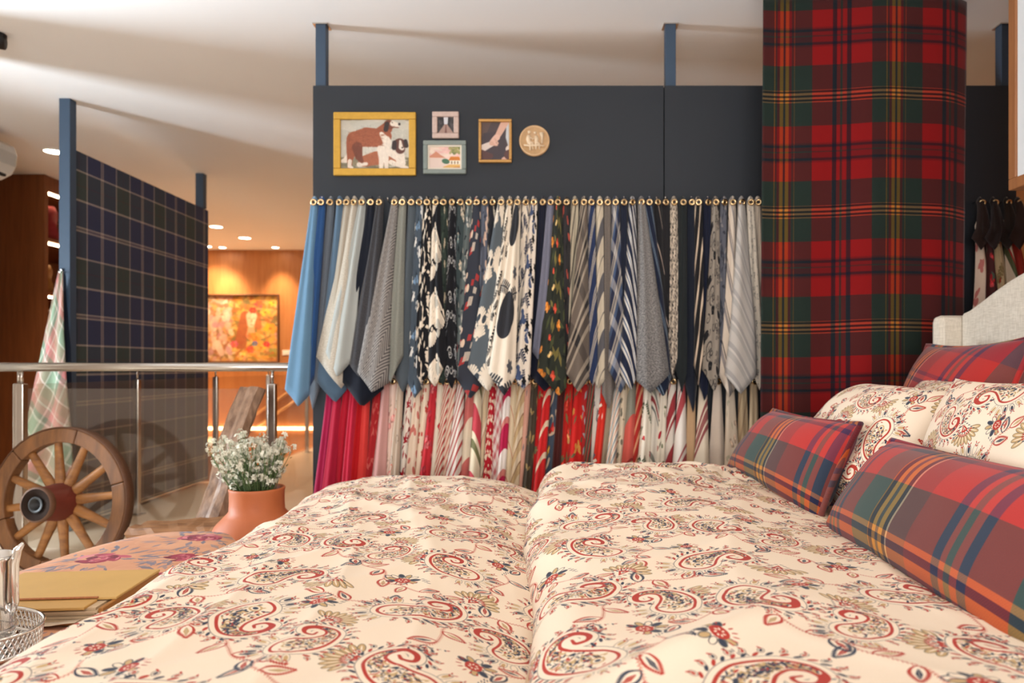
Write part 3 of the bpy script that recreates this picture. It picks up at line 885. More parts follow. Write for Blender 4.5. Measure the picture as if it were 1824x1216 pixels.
for i, (ex, bl, tp, br, dep, mk, look) in enumerate(UP):
    par = part_l if ex < 1183 else part_r
    sample((ex, 361), 13.0, bl, tp, br, dep, mk(), '%s sample, %s from left in top row' % (look, ordinal(i + 1)),
           'fabric samples in the top row', bulge=.010 + .00022 * (br[0] - bl[0]), seed=i, hookpar=par)
hook(P(691, 358, PY - .052).x, P(691, 358, PY - .052).z, part_l)

RD = (188, 24, 36)
WH = (236, 222, 204)
LO = [  # x at the bed line (left, right), x of the eyelet, pattern, look
 (563, 579, 590, sol('magenta', (176, 30, 78)), 'magenta plain'),
 (577, 595, 604, sol('crimson', (176, 24, 56)), 'crimson plain'),
 (592, 615, 620, sol('ruby', (186, 20, 46)), 'ruby plain'),
 (612, 626, 632, sol('rose_red', (196, 34, 62)), 'rose red plain'),
 (622, 637, 644, sol('pillar_red', (188, 14, 22)), 'bright red plain'),
 (633, 651, 655, sol('coral_red', (220, 62, 56)), 'coral red plain'),
 (647, 666, 673, prt('red_jacquard', (168, 36, 40), [('leaf', [(198, 92, 84)], 20, .14)], 31), 'deep red tone-on-tone'),
 (663, 687, 688, sol('dusty_pink', (204, 152, 144)), 'dusty pink plain'),
 (684, 698, 701, prt('pink_rose_pale', (230, 200, 184), [('rose', [(222, 150, 142)], 5, .13), ('leaf', [(190, 160, 140)], 8, .14)], 32), 'pale pink rose'),
 (694, 709, 713, prt('taupe_scroll', (196, 176, 156), [('scroll', [(140, 124, 108), (200, 110, 96)], 14, .08)], 33), 'taupe scroll'),
 (706, 727, 732, prt('carmine_leaf', (236, 224, 208), [('leaf', [(160, 20, 36)], 16, .22), ('scroll', [(160, 20, 36)], 5, .1)], 34, .16), 'white cloth with carmine leaves'),
 (722, 737, 746, prt('faded_rose', (224, 200, 176), [('dot', [(196, 112, 100)], 10, .07)], 35), 'beige cloth with faded rose spots'),
 (732, 751, 760, prt('red_dot', (232, 212, 186), [('flower', [(196, 70, 62)], 9, .085)], 36, .2), 'cream cloth with red dot flowers'),
 (747, 764, 774, prt('red_chintz', (190, 44, 52), [('rose', [(206, 96, 96), (160, 24, 36)], 12, .13)], 37), 'red blurred chintz'),
 (760, 776, 786, prt('cream_berry', (232, 218, 196), [('rose', [(196, 30, 40)], 3, .08), ('leaf', [(120, 130, 100)], 7, .12)], 38), 'cream berry'),
 (773, 785, 797, stp('red_ticking', [(1.2, (232, 214, 192)), (1, (186, 66, 62))], .026, .62), 'finely striped red and cream'),
 (782, 797, 808, stp('pink_ticking', [(2, (232, 208, 186)), (1, (204, 110, 96))], .034, .62, .3), 'pink and cream striped'),
 (793, 819, 822, stp('wide_ticking', [(2.2, (232, 220, 208)), (1.1, (178, 66, 64))], .040, .60, .5), 'broad red and white striped'),
 (816, 839, 838, stp('pink_block', [(4, (236, 218, 192)), (3, (206, 110, 104))], .28, 1.1, .15), 'cream and pink colour-block'),
 (836, 853, 852, stp('green_pink_diag', [(3, (206, 72, 84)), (3, (236, 220, 190)), (1.2, (122, 120, 82)), (1, (236, 220, 190)), (.6, (206, 72, 84))], .24, -.9), 'pink, olive and cream diagonal'),
 (849, 865, 866, stp('sand_stripe', [(4, (220, 196, 160)), (1, (240, 224, 196)), (.3, (190, 130, 100))], .11, .6), 'sand striped'),
 (862, 872, 879, prt('red_gingham_small', (180, 30, 44), [('dot', [(232, 206, 180)], 46, .05)], 39, .16), 'red cloth with small cream dots'),
 (869, 888, 892, stp('candy', [(1.2, (232, 222, 214)), (1, (186, 24, 52))], .052, .6, 0, [(1, (236, 226, 216)), (1, (214, 150, 150))]), 'red and white candy striped'),
 (885, 897, 905, stp('magenta_white', [(3, (190, 30, 76)), (2.4, (244, 232, 222)), (.8, (214, 130, 120))], .22, 1.2), 'magenta and white blocked'),
 (894, 910, 917, stp('red_windowpane', [(7, (232, 210, 174)), (.4, (190, 80, 60))], .10, -.7), 'cream cloth with thin red lines'),
 (907, 922, 929, stp('camel_stripe', [(2, (206, 174, 130)), (2, (232, 210, 178)), (.4, (150, 110, 80))], .07, .7), 'camel striped'),
 (918, 936, 941, prt('pink_grey_flora', (214, 160, 140), [('rose', [(206, 92, 88)], 6, .1), ('leaf', [(110, 112, 118)], 10, .15)], 40), 'pink and grey floral'),
 (933, 944, 953, prt('olive_dark', (70, 60, 48), [('leaf', [(150, 124, 80), (100, 84, 54)], 18, .2)], 41), 'dark olive leafy'),
 (940, 957, 965, prt('red_medal', (178, 24, 26), [('flower', [(150, 110, 60), (96, 100, 70)], 6, .1), ('leaf', [(190, 150, 100)], 5, .14)], 42), 'red cloth with olive medallions'),
 (953, 967, 976, stp('red_white_narrow', [(4, (206, 36, 36)), (1, (226, 200, 170))], .12, 1.0), 'scarlet cloth with pale breaks'),
 (964, 988, 990, prt('swirl', (70, 80, 94), [('scroll', [(206, 178, 150)], 5, .2), ('rose', [(200, 140, 40), (190, 40, 34)], 4, .12)], 43, .3), 'navy and cream swirl'),
 (983, 994, 1000, sol('oxblood', (74, 24, 20)), 'oxblood plain'),
 (989, 1011, 1015, prt('tulip_red', (186, 34, 28), [('rose', [(222, 160, 90), (206, 60, 40)], 7, .13), ('leaf', [(96, 100, 74), (120, 110, 70)], 10, .18)], 44, .28), 'red cloth with gold tulips'),
 (1008, 1034, 1030, prt('red_gold', (196, 32, 28), [('blob', [(206, 140, 66)], 5, .1), ('leaf', [(104, 88, 60)], 8, .16)], 45, .28), 'bright red cloth with ochre blooms'),
 (1031, 1038, 1042, prt('red_grey', (176, 40, 38), [('leaf', [(160, 160, 160)], 10, .2)], 46), 'red cloth with grey leaves'),
 (1036, 1047, 1054, stp('green_red_dots', [(1, (110, 108, 82)), (1, (168, 50, 48)), (1, (60, 56, 50))], .035, .3), 'green and red banded'),
 (1044, 1055, 1066, prt('grey_branch', (214, 204, 192), [('sprig', [(80, 80, 88)], 7, .26)], 47), 'white cloth with grey branches'),
 (1052, 1064, 1078, prt('vermilion', (206, 48, 34), [('leaf', [(240, 224, 204)], 9, .16), ('blob', [(70, 84, 104)], 2, .12)], 48), 'vermilion cloth with white leaves'),
 (1062, 1078, 1090, sol('putty', (172, 154, 130)), 'putty plain'),
 (1076, 1090, 1101, stp('blue_pink_tick', [(1, (134, 144, 150)), (1, (236, 222, 202)), (.7, (212, 150, 126)), (1, (236, 222, 202))], .042, .6), 'blue and pink ticking'),
 (1087, 1107, 1112, prt('linen_bud', (226, 208, 180), [('dot', [(122, 116, 100)], 9, .05), ('leaf', [(160, 140, 110)], 6, .1)], 49), 'linen cloth with grey buds'),
 (1104, 1126, 1126, stp('salmon_block', [(4, (218, 96, 84)), (.3, (160, 50, 50)), (2, (214, 190, 150)), (3, (150, 146, 130))], .42, 1.15, .35), 'salmon and sage blocked'),
 (1122, 1135, 1140, stp('red_diag', [(2, (186, 48, 42)), (1, (224, 160, 120))], .06, .65), 'red diagonal'),
 (1132, 1153, 1154, prt('green_sprig', (234, 222, 202), [('sprig', [(70, 84, 60)], 4, .3), ('rose', [(190, 40, 44)], 2, .08)], 50), 'cream cloth with green sprigs'),
 (1149, 1170, 1168, stp('grey_track', [(6, (230, 220, 204)), (.5, (110, 112, 108)), (.6, (230, 220, 204)), (.8, (150, 60, 62)), (.5, (230, 220, 204)), (1, (140, 140, 130))], .22, -.85), 'ivory cloth with grey track stripes'),
 (1167, 1180, 1182, prt('berry_vine', (232, 220, 200), [('dot', [(170, 34, 50), (100, 112, 74)], 12, .055), ('leaf', [(100, 104, 70)], 6, .12)], 51), 'cream berry-vine'),
 (1177, 1198, 1198, stp('maroon_diag', [(2.4, (236, 224, 210)), (2.2, (164, 56, 62)), (.5, (236, 224, 210)), (.6, (164, 56, 62))], .16, .75), 'maroon and white diagonal'),
 (1195, 1221, 1214, stp('rose_bars', [(4, (238, 226, 214)), (.4, (176, 84, 86)), (.6, (238, 226, 214)), (2, (178, 74, 78))], .22, .75, .4), 'ivory cloth with rose bars'),
 (1218, 1235, 1232, sol('fawn', (206, 168, 128)), 'fawn plain'),
 (1231, 1261, 1252, stp('mulberry_lines', [(8, (230, 212, 188)), (.8, (150, 82, 82)), (.4, (230, 212, 188)), (1.4, (158, 96, 92)), (.4, (230, 212, 188)), (.8, (150, 82, 82))], .30, .8, .2), 'sand cloth with mulberry lines'),
 (1257, 1294, 1278, sol('bone', (232, 214, 196)), 'wide bone plain'),
 (1288, 1318, 1300, prt('ghost_floral', (218, 200, 178), [('rose', [(206, 176, 150)], 4, .12), ('leaf', [(186, 176, 150)], 6, .14)], 52), 'beige ghost-floral'),
 (1312, 1336, 1322, stp('straw', [(3, (204, 178, 142)), (1, (176, 148, 116))], .08, .5), 'straw striped'),
 (1332, 1352, 1342, sol('wheat', (212, 186, 152)), 'wheat plain'),
]
for i, (xl, xr, ex, mk, look) in enumerate(LO):
    par = part_l if ex < 1183 else part_r
    dx = (xl + xr) / 2 - ex
    xm = (xl + xr) / 2 + dx * .45
    hw = (xr - xl) / 2 * 1.25 + 2
    sample((ex, 678), 13.0, (xm - hw, 945), (xm, 962), (xm + hw, 945), .075 + .018 * (i % 2) + .004 * (i % 5), mk(),
           '%s sample, %s from left in lower row' % (look, ordinal(i + 1)), 'fabric samples in the lower row',
           bulge=.014, wave=.004, seed=100 + i, nrow=16, hookpar=par)

# the samples that show between the plaid curtain and the headboard
RT = [
 (1741, 357, 1748, 600, 18, prt('rose_pale_r', (220, 190, 166), [('blob', [(190, 110, 100)], 4, .16)], 60), 'pale pink and sand'),
 (1757, 357, 1764, 600, 16, prt('red_green_r', (70, 30, 28), [('rose', [(176, 34, 36)], 6, .12), ('leaf', [(70, 76, 62)], 9, .16)], 61), 'dark red and green floral'),
 (1772, 357, 1786, 600, 18, prt('leaf_sand_r', (214, 190, 150), [('sprig', [(150, 130, 90)], 5, .3), ('leaf', [(176, 60, 50)], 4, .14)], 62), 'sand leaf-print'),
 (1787, 357, 1808, 600, 16, stp('green_red_r', [(3, (232, 216, 192)), (1.4, (92, 98, 66)), (.6, (180, 50, 50))], .16, -.6), 'white, green and red striped'),
 (1803, 357, 1828, 600, 18, sol('brick_r', (186, 62, 52)), 'brick red'),
]
for i, (ex, ey, bx, by, hw, mk, look) in enumerate(RT):
    sample((ex, 404), 10, (bx - hw, by - 20), (bx, by), (bx + hw, by - 20), .10 + .02 * (i % 2), mk(),
           '%s fabric sample hanging between the plaid curtain and the headboard' % look, 'fabric samples beside the headboard', seed=200 + i)
DK = [(1745, 'chocolate'), (1768, 'bitter brown'), (1792, 'espresso'), (1812, 'umber')]
for i, (ex, nm) in enumerate(DK):
    c = [(44, 26, 20), (36, 22, 20), (40, 28, 22), (50, 30, 24)][i]
    sample((ex, 362), 13, (ex - 15, 424), (ex + 2, 446), (ex + 17, 424), .14 + .02 * (i % 2), sol('dark_%d' % i, c)(),
           'short dark %s fabric sample right of the plaid curtain, %s from it' % (nm, ordinal(i + 1)), 'fabric samples beside the headboard', seed=300 + i, hookpar=part_r, bulge=.006, wave=.003)

# ------------------------------------------------------------------ red plaid curtain
G, GB = S(30, 44, 38), S(20, 26, 34)
REDT, MAR, YEL, NVT, TANT = S(140, 8, 11), S(92, 10, 18), S(180, 108, 18), S(12, 14, 34), S(200, 124, 66)
WARP = [(9, G), (.5, YEL), (1.4, G), (1.8, MAR), (2.2, YEL), (1.3, GB), (2.2, YEL), (1.8, MAR), (1.5, G), (.5, YEL), (11, G),
        (13, REDT), (2.8, NVT), (2.2, REDT), (1.6, G), (2.6, REDT), (2.8, NVT), (13, REDT)]
WEFT = [(15, REDT), (1.5, MAR), (2.2, NVT), (4.5, MAR), (1.0, G), (3.2, MAR), (2.2, NVT), (1.5, MAR), (14, REDT),
        (19.5, G), (.6, TANT), (1.8, S(8, 10, 14)), (1.6, TANT), (1.8, S(8, 10, 14)), (1.8, TANT), (1.8, S(8, 10, 14)), (.6, TANT), (20.5, G)]
def build_curtain():
    Y0 = 3.02
    x0, x1 = P(1358.5, 0, Y0).x, P(1735, 0, Y0).x
    z1, z0 = CEIL - .02, .12
    nu, nv = 81, 60
    m = MB(); m.uv = []
    for j in range(nv):
        t = j / (nv - 1); z = z1 + (z0 - z1) * t
        for i in range(nu):
            s = i / (nu - 1)
            x = x0 + (x1 - x0) * s
            y = Y0 + .014 * math.sin(2 * PI * (1.15 * s + .1)) * (.6 + .5 * t) + .006 * math.sin(2 * PI * (3.1 * s + .3 * t)) * (.4 + t)
            if s > .82: y += .05 * ((s - .82) / .18) ** 2          # the right edge turns back
            zz = z + .006 * math.sin(2 * PI * (1.0 * s + .62))
            m.v.append((x + .004 * math.sin(4 * t + 2), y, zz)); m.uv.append(((x1 - x0) * s * 1.01, z))
    m.f = grid(nu, nv)
    t = thing('plaid_curtain', 'long red, green and navy plaid curtain hanging from the ceiling beside the headboard', 'curtain', ((x0 + x1) / 2, Y0, z0))
    part(m, 'cloth', tartan('red_tartan', WARP, WEFT, .474, .494, (.02, .374), 0, .5, 700, .3, .8), t, smooth=True, solid=.003)
    part(MB().tube([(x0 - .02, Y0, CEIL - .016), (x1 + .02, Y0, CEIL - .016)], .014, 10), 'rail', BLACKM, t, smooth=True)
build_curtain()

# ------------------------------------------------------------------ bed
PAIS = paisley_image()
DUV = imgmat('paisley_duvet', PAIS, 1 / .55, 1 / .55, 0, (.1, .35))
DUV2 = imgmat('paisley_duvet_head', PAIS, 1 / .55, 1 / .55, .12, (.55, .1))
LINEN = None
def linen():
    t = NT('linen_upholstery')
    tc = t.n('ShaderNodeTexCoord'); mp = t.n('ShaderNodeMapping'); mp.inputs['Scale'].default_value = (300, 300, 30)
    t.l(tc.outputs['Object'], mp.inputs[0])
    v = t.noise(mp.outputs[0], 1.0, 2)
    mp2 = t.n('ShaderNodeMapping'); mp2.inputs['Scale'].default_value = (30, 30, 300)
    t.l(tc.outputs['Object'], mp2.inputs[0])
    v2 = t.noise(mp2.outputs[0], 1.0, 2)
    s = t.math('ADD', v, v2)
    t.l(t.ramp(t.math('MULTIPLY', s, .5), [(.3, S(196, 184, 166)), (.7, S(232, 222, 206))], 'LINEAR'), t.b.inputs['Base Color'])
    t.b.inputs['Roughness'].default_value = .9
    t.bump(s, .2, .001)
    return t.m
LINEN = linen()
SHEET = plain('white_sheet', S(236, 226, 212), .85, var=.04)

BXL, BXR, BYN, BYF = -.80, 1.60, .45, 2.62
bed = thing('bed', 'wide bed with a cream linen wing headboard rising at the right', 'bed', (.4, 1.55, 0))
part(MB().box(BXL, BXR, BYN + .05, BYF - .05, .10, .30), 'base', LINEN, bed, bevel=.02)
part(MB().box(BXL + .01, BXR, BYN + .06, BYF - .06, .30, .50), 'mattress', SHEET, bed, bevel=.05)
for x in (BXL + .1, BXR - .1):
    for y in (BYN + .15, BYF - .15):
        part(MB().lathe([(.03, 0), (.03, .1)], 12, c=(x, y, 0)), 'leg', wood('dark_leg', S(70, 44, 28), S(50, 32, 20), 'z'), bed)
# headboard: face with rising curved top
def headboard():
    n = 40
    ys = np.linspace(.62, 2.76, n)
    def top(y):
        d = (2.76 - y); d = min(d, y - .62)
        return 1.20 + .16 * (1 - math.exp(-((d / .30) ** 1.5)))
    m = MB()
    for x in (1.625, 1.70):
        for z in (0, 1):
            for y in ys:
                m.v.append((x, y, .1 if z == 0 else top(y)))
    for i in range(n - 1):
        a, b, c, d = 0, n, 2 * n, 3 * n
        m.f += [(a + i, b + i, b + i + 1, a + i + 1), (c + i, c + i + 1, d + i + 1, d + i), (b + i, d + i, d + i + 1, b + i + 1)]
    m.f += [(0, 2 * n, 3 * n, n), (n - 1, 2 * n - 1, 4 * n - 1, 3 * n - 1)]
    part(m, 'headboard', LINEN, bed, bevel=.012)
    for y in (2.76, .56):
        w_ = MB()
        w_.box(1.535, 1.70, y, y + .06, .1, 1.195)
        o = part(w_, 'wing', LINEN, bed, bevel=.028)
headboard()

def wrinkle(X, Y, k):
    r = np.random.RandomState(k)
    z = np.zeros_like(X)
    for i in range(9):
        a = r.uniform(-.9, .9) + (PI / 2 if i % 2 else 0)
        f = r.uniform(7, 22)
        ph = r.uniform(0, 6.28); w0 = r.uniform(1.2, 3.5)
        u = X * math.cos(a) + Y * math.sin(a)
        v = -X * math.sin(a) + Y * math.cos(a)
        env = np.clip(np.sin(v * w0 + r.uniform(0, 6.28)) * np.sin(u * 1.7 + r.uniform(0, 6)), 0, 1)
        s = np.sin(u * f + 1.1 * np.sin(v * 2.3 + ph))
        z += .011 * env * (1 - np.abs(s)) ** 2.0 * (12 / f)
    return z

def duvet(name, label, x0, x1, y0, y1, topf, mat, seed, edges, uvo=(0, 0), low=.28):
    """a soft quilt: height field over the bed, rounded over its free edges and hanging below them"""
    nu, nv = 190, 230
    us = np.linspace(0, 1, nu); vs = np.linspace(0, 1, nv)
    # denser sampling near the edges
    ease = lambda q: q + .05 * np.sin(2 * PI * q) * -1
    X, Y = np.meshgrid(x0 + (x1 - x0) * ease(us), y0 + (y1 - y0) * ease(vs))
    Z = topf(X, Y) + wrinkle(X, Y, seed)
    R = {k: v[0] for k, v in edges.items()}
    for key, D in (('l', X - x0), ('r', x1 - X), ('n', Y - y0), ('f', y1 - Y)):
        if key not in edges: continue
        r, drop = edges[key]
        q = np.clip(1 - D / r, 0, 1)
        Z = Z - drop * (1 - np.sqrt(np.clip(1 - q ** 2.6, 0, 1)))
    Z = np.maximum(Z, low)
    # wavering outline
    X = X + .018 * np.sin(Y * 5.0 + seed) * np.clip(1 - (X - x0) / .3, 0, 1) * ('l' in edges)
    Y = Y + .016 * np.sin(X * 6.0 + seed * 2) * np.clip(1 - (y1 - Y) / .3, 0, 1) * ('f' in edges)
    V = np.stack([X, Y, Z], -1)
    du = np.concatenate([np.zeros((nv, 1)), np.cumsum(np.linalg.norm(np.diff(V, axis=1), axis=-1), 1)], 1)
    dv = np.concatenate([np.zeros((1, nu)), np.cumsum(np.linalg.norm(np.diff(V, axis=0), axis=-1), 0)], 0)
    mu = nu // 2; du = du - du[:, mu:mu + 1] + (V[:, mu, 0])[:, None]
    mv = nv // 2; dv = dv - dv[mv:mv + 1, :] + (V[mv, :, 1])[None, :]
    m = MB(); m.v = [tuple(p) for p in V.reshape(-1, 3)]
    m.uv = np.stack([du + uvo[0], dv + uvo[1]], -1).reshape(-1, 2)
    m.f = grid(nu, nv)
    o = m.build(name, mat, None, smooth=True, solid=.012)
    tag(o, label, 'duvet', 'paisley duvets on the bed')
    return o

def top_left(X, Y):
    z = .552 + .034 * np.exp(-((X + .40) / .38) ** 2) + .010 * np.sin(3.0 * Y + 1.5 * X)
    z -= .030 * np.exp(-((X + .03) / .10) ** 2)
    z += .006 * np.sin(9 * Y + 4 * X) * np.exp(-((X + .1) / .2) ** 2)
    return z
def top_right(X, Y):
    z = .585 + .040 * np.exp(-((X - .38) / .33) ** 2) + .009 * np.sin(3.4 * Y - 2 * X)
    far = np.clip((Y - 1.7) / .9, 0, 1)
    z += .014 * far
    a = np.arctan2(Y - 2.45, X - .62)
    z += .007 * np.sin(11 * a) * np.exp(-((X - .45) ** 2 + (Y - 2.4) ** 2) / .12)
    z += .010 * np.sin(13 * Y + 6 * X) * np.exp(-((X - .03) / .10) ** 2)
    return z
duvet('duvet', 'cream paisley duvet covering the foot half of the bed beside the bench', -.905, .0, .42, 2.70, top_left, DUV, 3, {'l': (.20, .30), 'f': (.16, .30), 'r': (.09, .035)})
duvet('duvet', 'puffed cream paisley duvet on the pillow half of the bed', -.035, .90, .42, 2.66, top_right, DUV2, 8, {'l': (.10, .085), 'f': (.16, .32), 'r': (.24, .14)}, (.2, .1))

# ------------------------------------------------------------------ cushions
def pillow(name, label, cat, group, far_top, near_top, far_bot, near_bot, thick, mat, piping=None, pinch=.05, wr=0.0, seed=0, n=40):
    A, B, C, D = [Vector(q) for q in (far_bot, near_bot, far_top, near_top)]
    ctr = (A + B + C + D) / 4
    nrm = ((B + D) - (A + C)).cross((C + D) - (A + B))
    nrm.normalize()
    if nrm.x > 0: nrm = -nrm
    wl_ = ((B - A).length + (D - C).length) / 2
    hl_ = ((C - A).length + (D - B).length) / 2
    rng = np.random.RandomState(seed)
    a1, a2, a3 = rng.uniform(0, 6, 3)
    m = MB(); m.uv = []
    def pos(u, v, side):
        e = lambda q: 1 - abs(q) ** 2.6
        uu = u * (1 - pinch * (1 - v * v) * abs(u) ** 2); vv = v * (1 - pinch * 1.6 * (1 - u * u) * abs(v) ** 2)
        s, t = (uu + 1) / 2, (vv + 1) / 2
        p = A.lerp(B, s).lerp(C.lerp(D, s), t)
        h = thick / 2 * (max(e(u), 0) * max(e(v), 0)) ** .55
        h += wr * (math.sin(5 * u + 3 * v + a1) * math.sin(3 * v - 4 * u + a2)) * max(e(u), 0) * max(e(v), 0)
        return p + nrm * h * side
    for side in (1, -1):
        for j in range(n):
            for i in range(n):
                u, v = -1 + 2 * i / (n - 1), -1 + 2 * j / (n - 1)
                u, v = math.sin(u * PI / 2) * .35 + u * .65, math.sin(v * PI / 2) * .35 + v * .65
                m.v.append(tuple(pos(u, v, side))); m.uv.append((u * wl_ / 2 * 1.05 + seed * .17, v * hl_ / 2 * 1.05 + seed * .11))
    g = grid(n, n)
    m.f = g + [tuple(reversed([q + n * n for q in f])) for f in g]
    t = thing(name, label, cat, ctr, group)
    part(m, 'cover', mat, t, smooth=True)
    if piping is not None:
        pts = []
        k = 26
        for q in range(k): pts.append(pos(-1 + 2 * q / k, -1, 1))
        for q in range(k): pts.append(pos(1, -1 + 2 * q / k, 1))
        for q in range(k): pts.append(pos(1 - 2 * q / k, 1, 1))
        for q in range(k): pts.append(pos(-1, 1 - 2 * q / k, 1))
        tb = MB().tube(pts, .0085, 8, closed=True)
        tb.uv = [(v[1], v[2]) for v in tb.v]
        part(tb, 'piping', piping, t, smooth=True)
    return t

CW = [(9, S(58, 78, 74)), (.6, YEL), (1.6, NVT), (1.6, S(206, 140, 40)), (1.4, S(58, 60, 66)), (1.6, S(206, 140, 40)), (1.6, NVT), (.6, S(230, 190, 150)), (8, S(120, 48, 50)),
      (10, S(176, 42, 38)), (2.4, S(40, 44, 84)), (1.6, S(190, 60, 54)), (1.6, S(70, 84, 80)), (2, S(190, 60, 54)), (2.4, S(40, 44, 84)), (10, S(176, 42, 38))]
CF = [(11, S(176, 44, 40)), (1.6, S(110, 30, 60)), (1.6, S(190, 60, 54)), (1.6, S(90, 40, 66)), (9, S(190, 60, 56)),
      (10, S(52, 72, 70)), (1.4, S(206, 130, 60)), (1.4, S(20, 26, 50)), (1.8, S(206, 130, 40)), (1.4, S(40, 34, 50)), (1.6, S(206, 140, 50)), (1.6, S(20, 26, 60)), (9, S(120, 40, 60))]
CF = CF[::-1]
PL1 = tartan('cushion_tartan', CW, CF, .56, .56, (.665, .515), 0, .5, 800, .3)
PL2 = tartan('cushion_tartan_b', CW, CF, .56, .56, (.52, .32), 0, .5, 800, .3)
PL3 = tartan('cushion_tartan_c', CW, CF, .52, .52, (.30, .34), .2, .5, 800, .3)
PCASE = imgmat('paisley_case', PAIS, 1 / .53, 1 / .53, 1.5, (.2, .0))
PCASE2 = imgmat('paisley_case_b', PAIS, 1 / .53, 1 / .53, 1.75, (.62, .4))
PCASE3 = imgmat('paisley_case_c', PAIS, 1 / .53, 1 / .53, 1.2, (.1, .7))

# back row: large plaid square against the headboard
pillow('plaid_cushion', 'square red plaid cushion leaning on the linen headboard behind the paisley pillows', 'cushion', 'plaid cushions',
       (1.44, 2.66, 1.075), (1.46, 2.10, 1.085), (1.26, 2.66, .62), (1.28, 2.10, .62), .20, PL3, PL3, .06, .004, 1)
# paisley pillows
pillow('paisley_pillow', 'cream paisley pillow tucked furthest back with only its crumpled corner showing', 'pillow', 'paisley pillows',
       (1.33, 2.48, .955), (1.28, 1.80, .955), (1.10, 2.48, .58), (1.05, 1.80, .58), .17, PCASE3, None, .05, .006, 2)
pillow('paisley_pillow', 'cream paisley pillow at the far side of the bed behind the smaller plaid cushion', 'pillow', 'paisley pillows',
       (1.16, 2.54, .93), (1.13, 1.86, .925), (.86, 2.60, .60), (.83, 1.80, .57), .24, PCASE, None, .05, .007, 3)
pillow('paisley_pillow', 'cream paisley pillow at the right behind the largest plaid cushion', 'pillow', 'paisley pillows',
       (1.08, 1.86, .965), (1.06, 1.12, .965), (.88, 1.74, .56), (.86, 1.02, .56), .22, PCASE2, None, .05, .007, 4)
# front row
pillow('plaid_cushion', 'red and green plaid lumbar cushion with piping at the far edge of the duvet', 'cushion', 'plaid cushions',
       (.835, 2.58, .835), (.885, 1.98, .835), (.69, 2.70, .60), (.735, 1.90, .57), .17, PL1, PL1, .05, .003, 5)
pillow('plaid_cushion', 'large red and green plaid lumbar cushion nearest the camera at the right', 'cushion', 'plaid cushions',
       (.875, 1.78, .81), (.85, .92, .82), (.715, 1.82, .575), (.655, .88, .575), .19, PL2, PL2, .045, .004, 6)

# ------------------------------------------------------------------ framed picture at the right edge and the partition that carries it
struct(MB().box(1.80, 1.90, -.4, 2.62, 0, CEIL), 'wall_headboard', WALLM, 'white wall behind the headboard')
fr = thing('framed_print', 'large oak framed print with a white mount, cut off by the right edge', 'picture', (1.77, 1.9, 1.62))
fy0, fy1, fz0, fz1 = 1.0, 2.60, 1.64, 2.56
OAK = wood('oak_frame', S(170, 112, 66), S(136, 84, 48), 'z', 3)
for (a, b, c, d) in ((fy0, fy1, fz0, fz0 + .04), (fy0, fy1, fz1 - .04, fz1), (fy0, fy0 + .04, fz0 + .04, fz1 - .04), (fy1 - .04, fy1, fz0 + .04, fz1 - .04)):
    part(MB().box(1.704, 1.80, a, b, c, d), 'frame_bar', OAK, fr, bevel=.003)
part(MB().box(1.712, 1.775, fy0 + .04, fy1 - .04, fz0 + .04, fz1 - .04), 'mount', plain('mount_white', S(230, 232, 232), .5), fr)
part(MB().box(1.710, 1.7125, 1.35, 2.25, 1.85, 2.35), 'print_sheet', plain('print_grey', S(190, 192, 188), .6, var=.6, scale=9), fr)

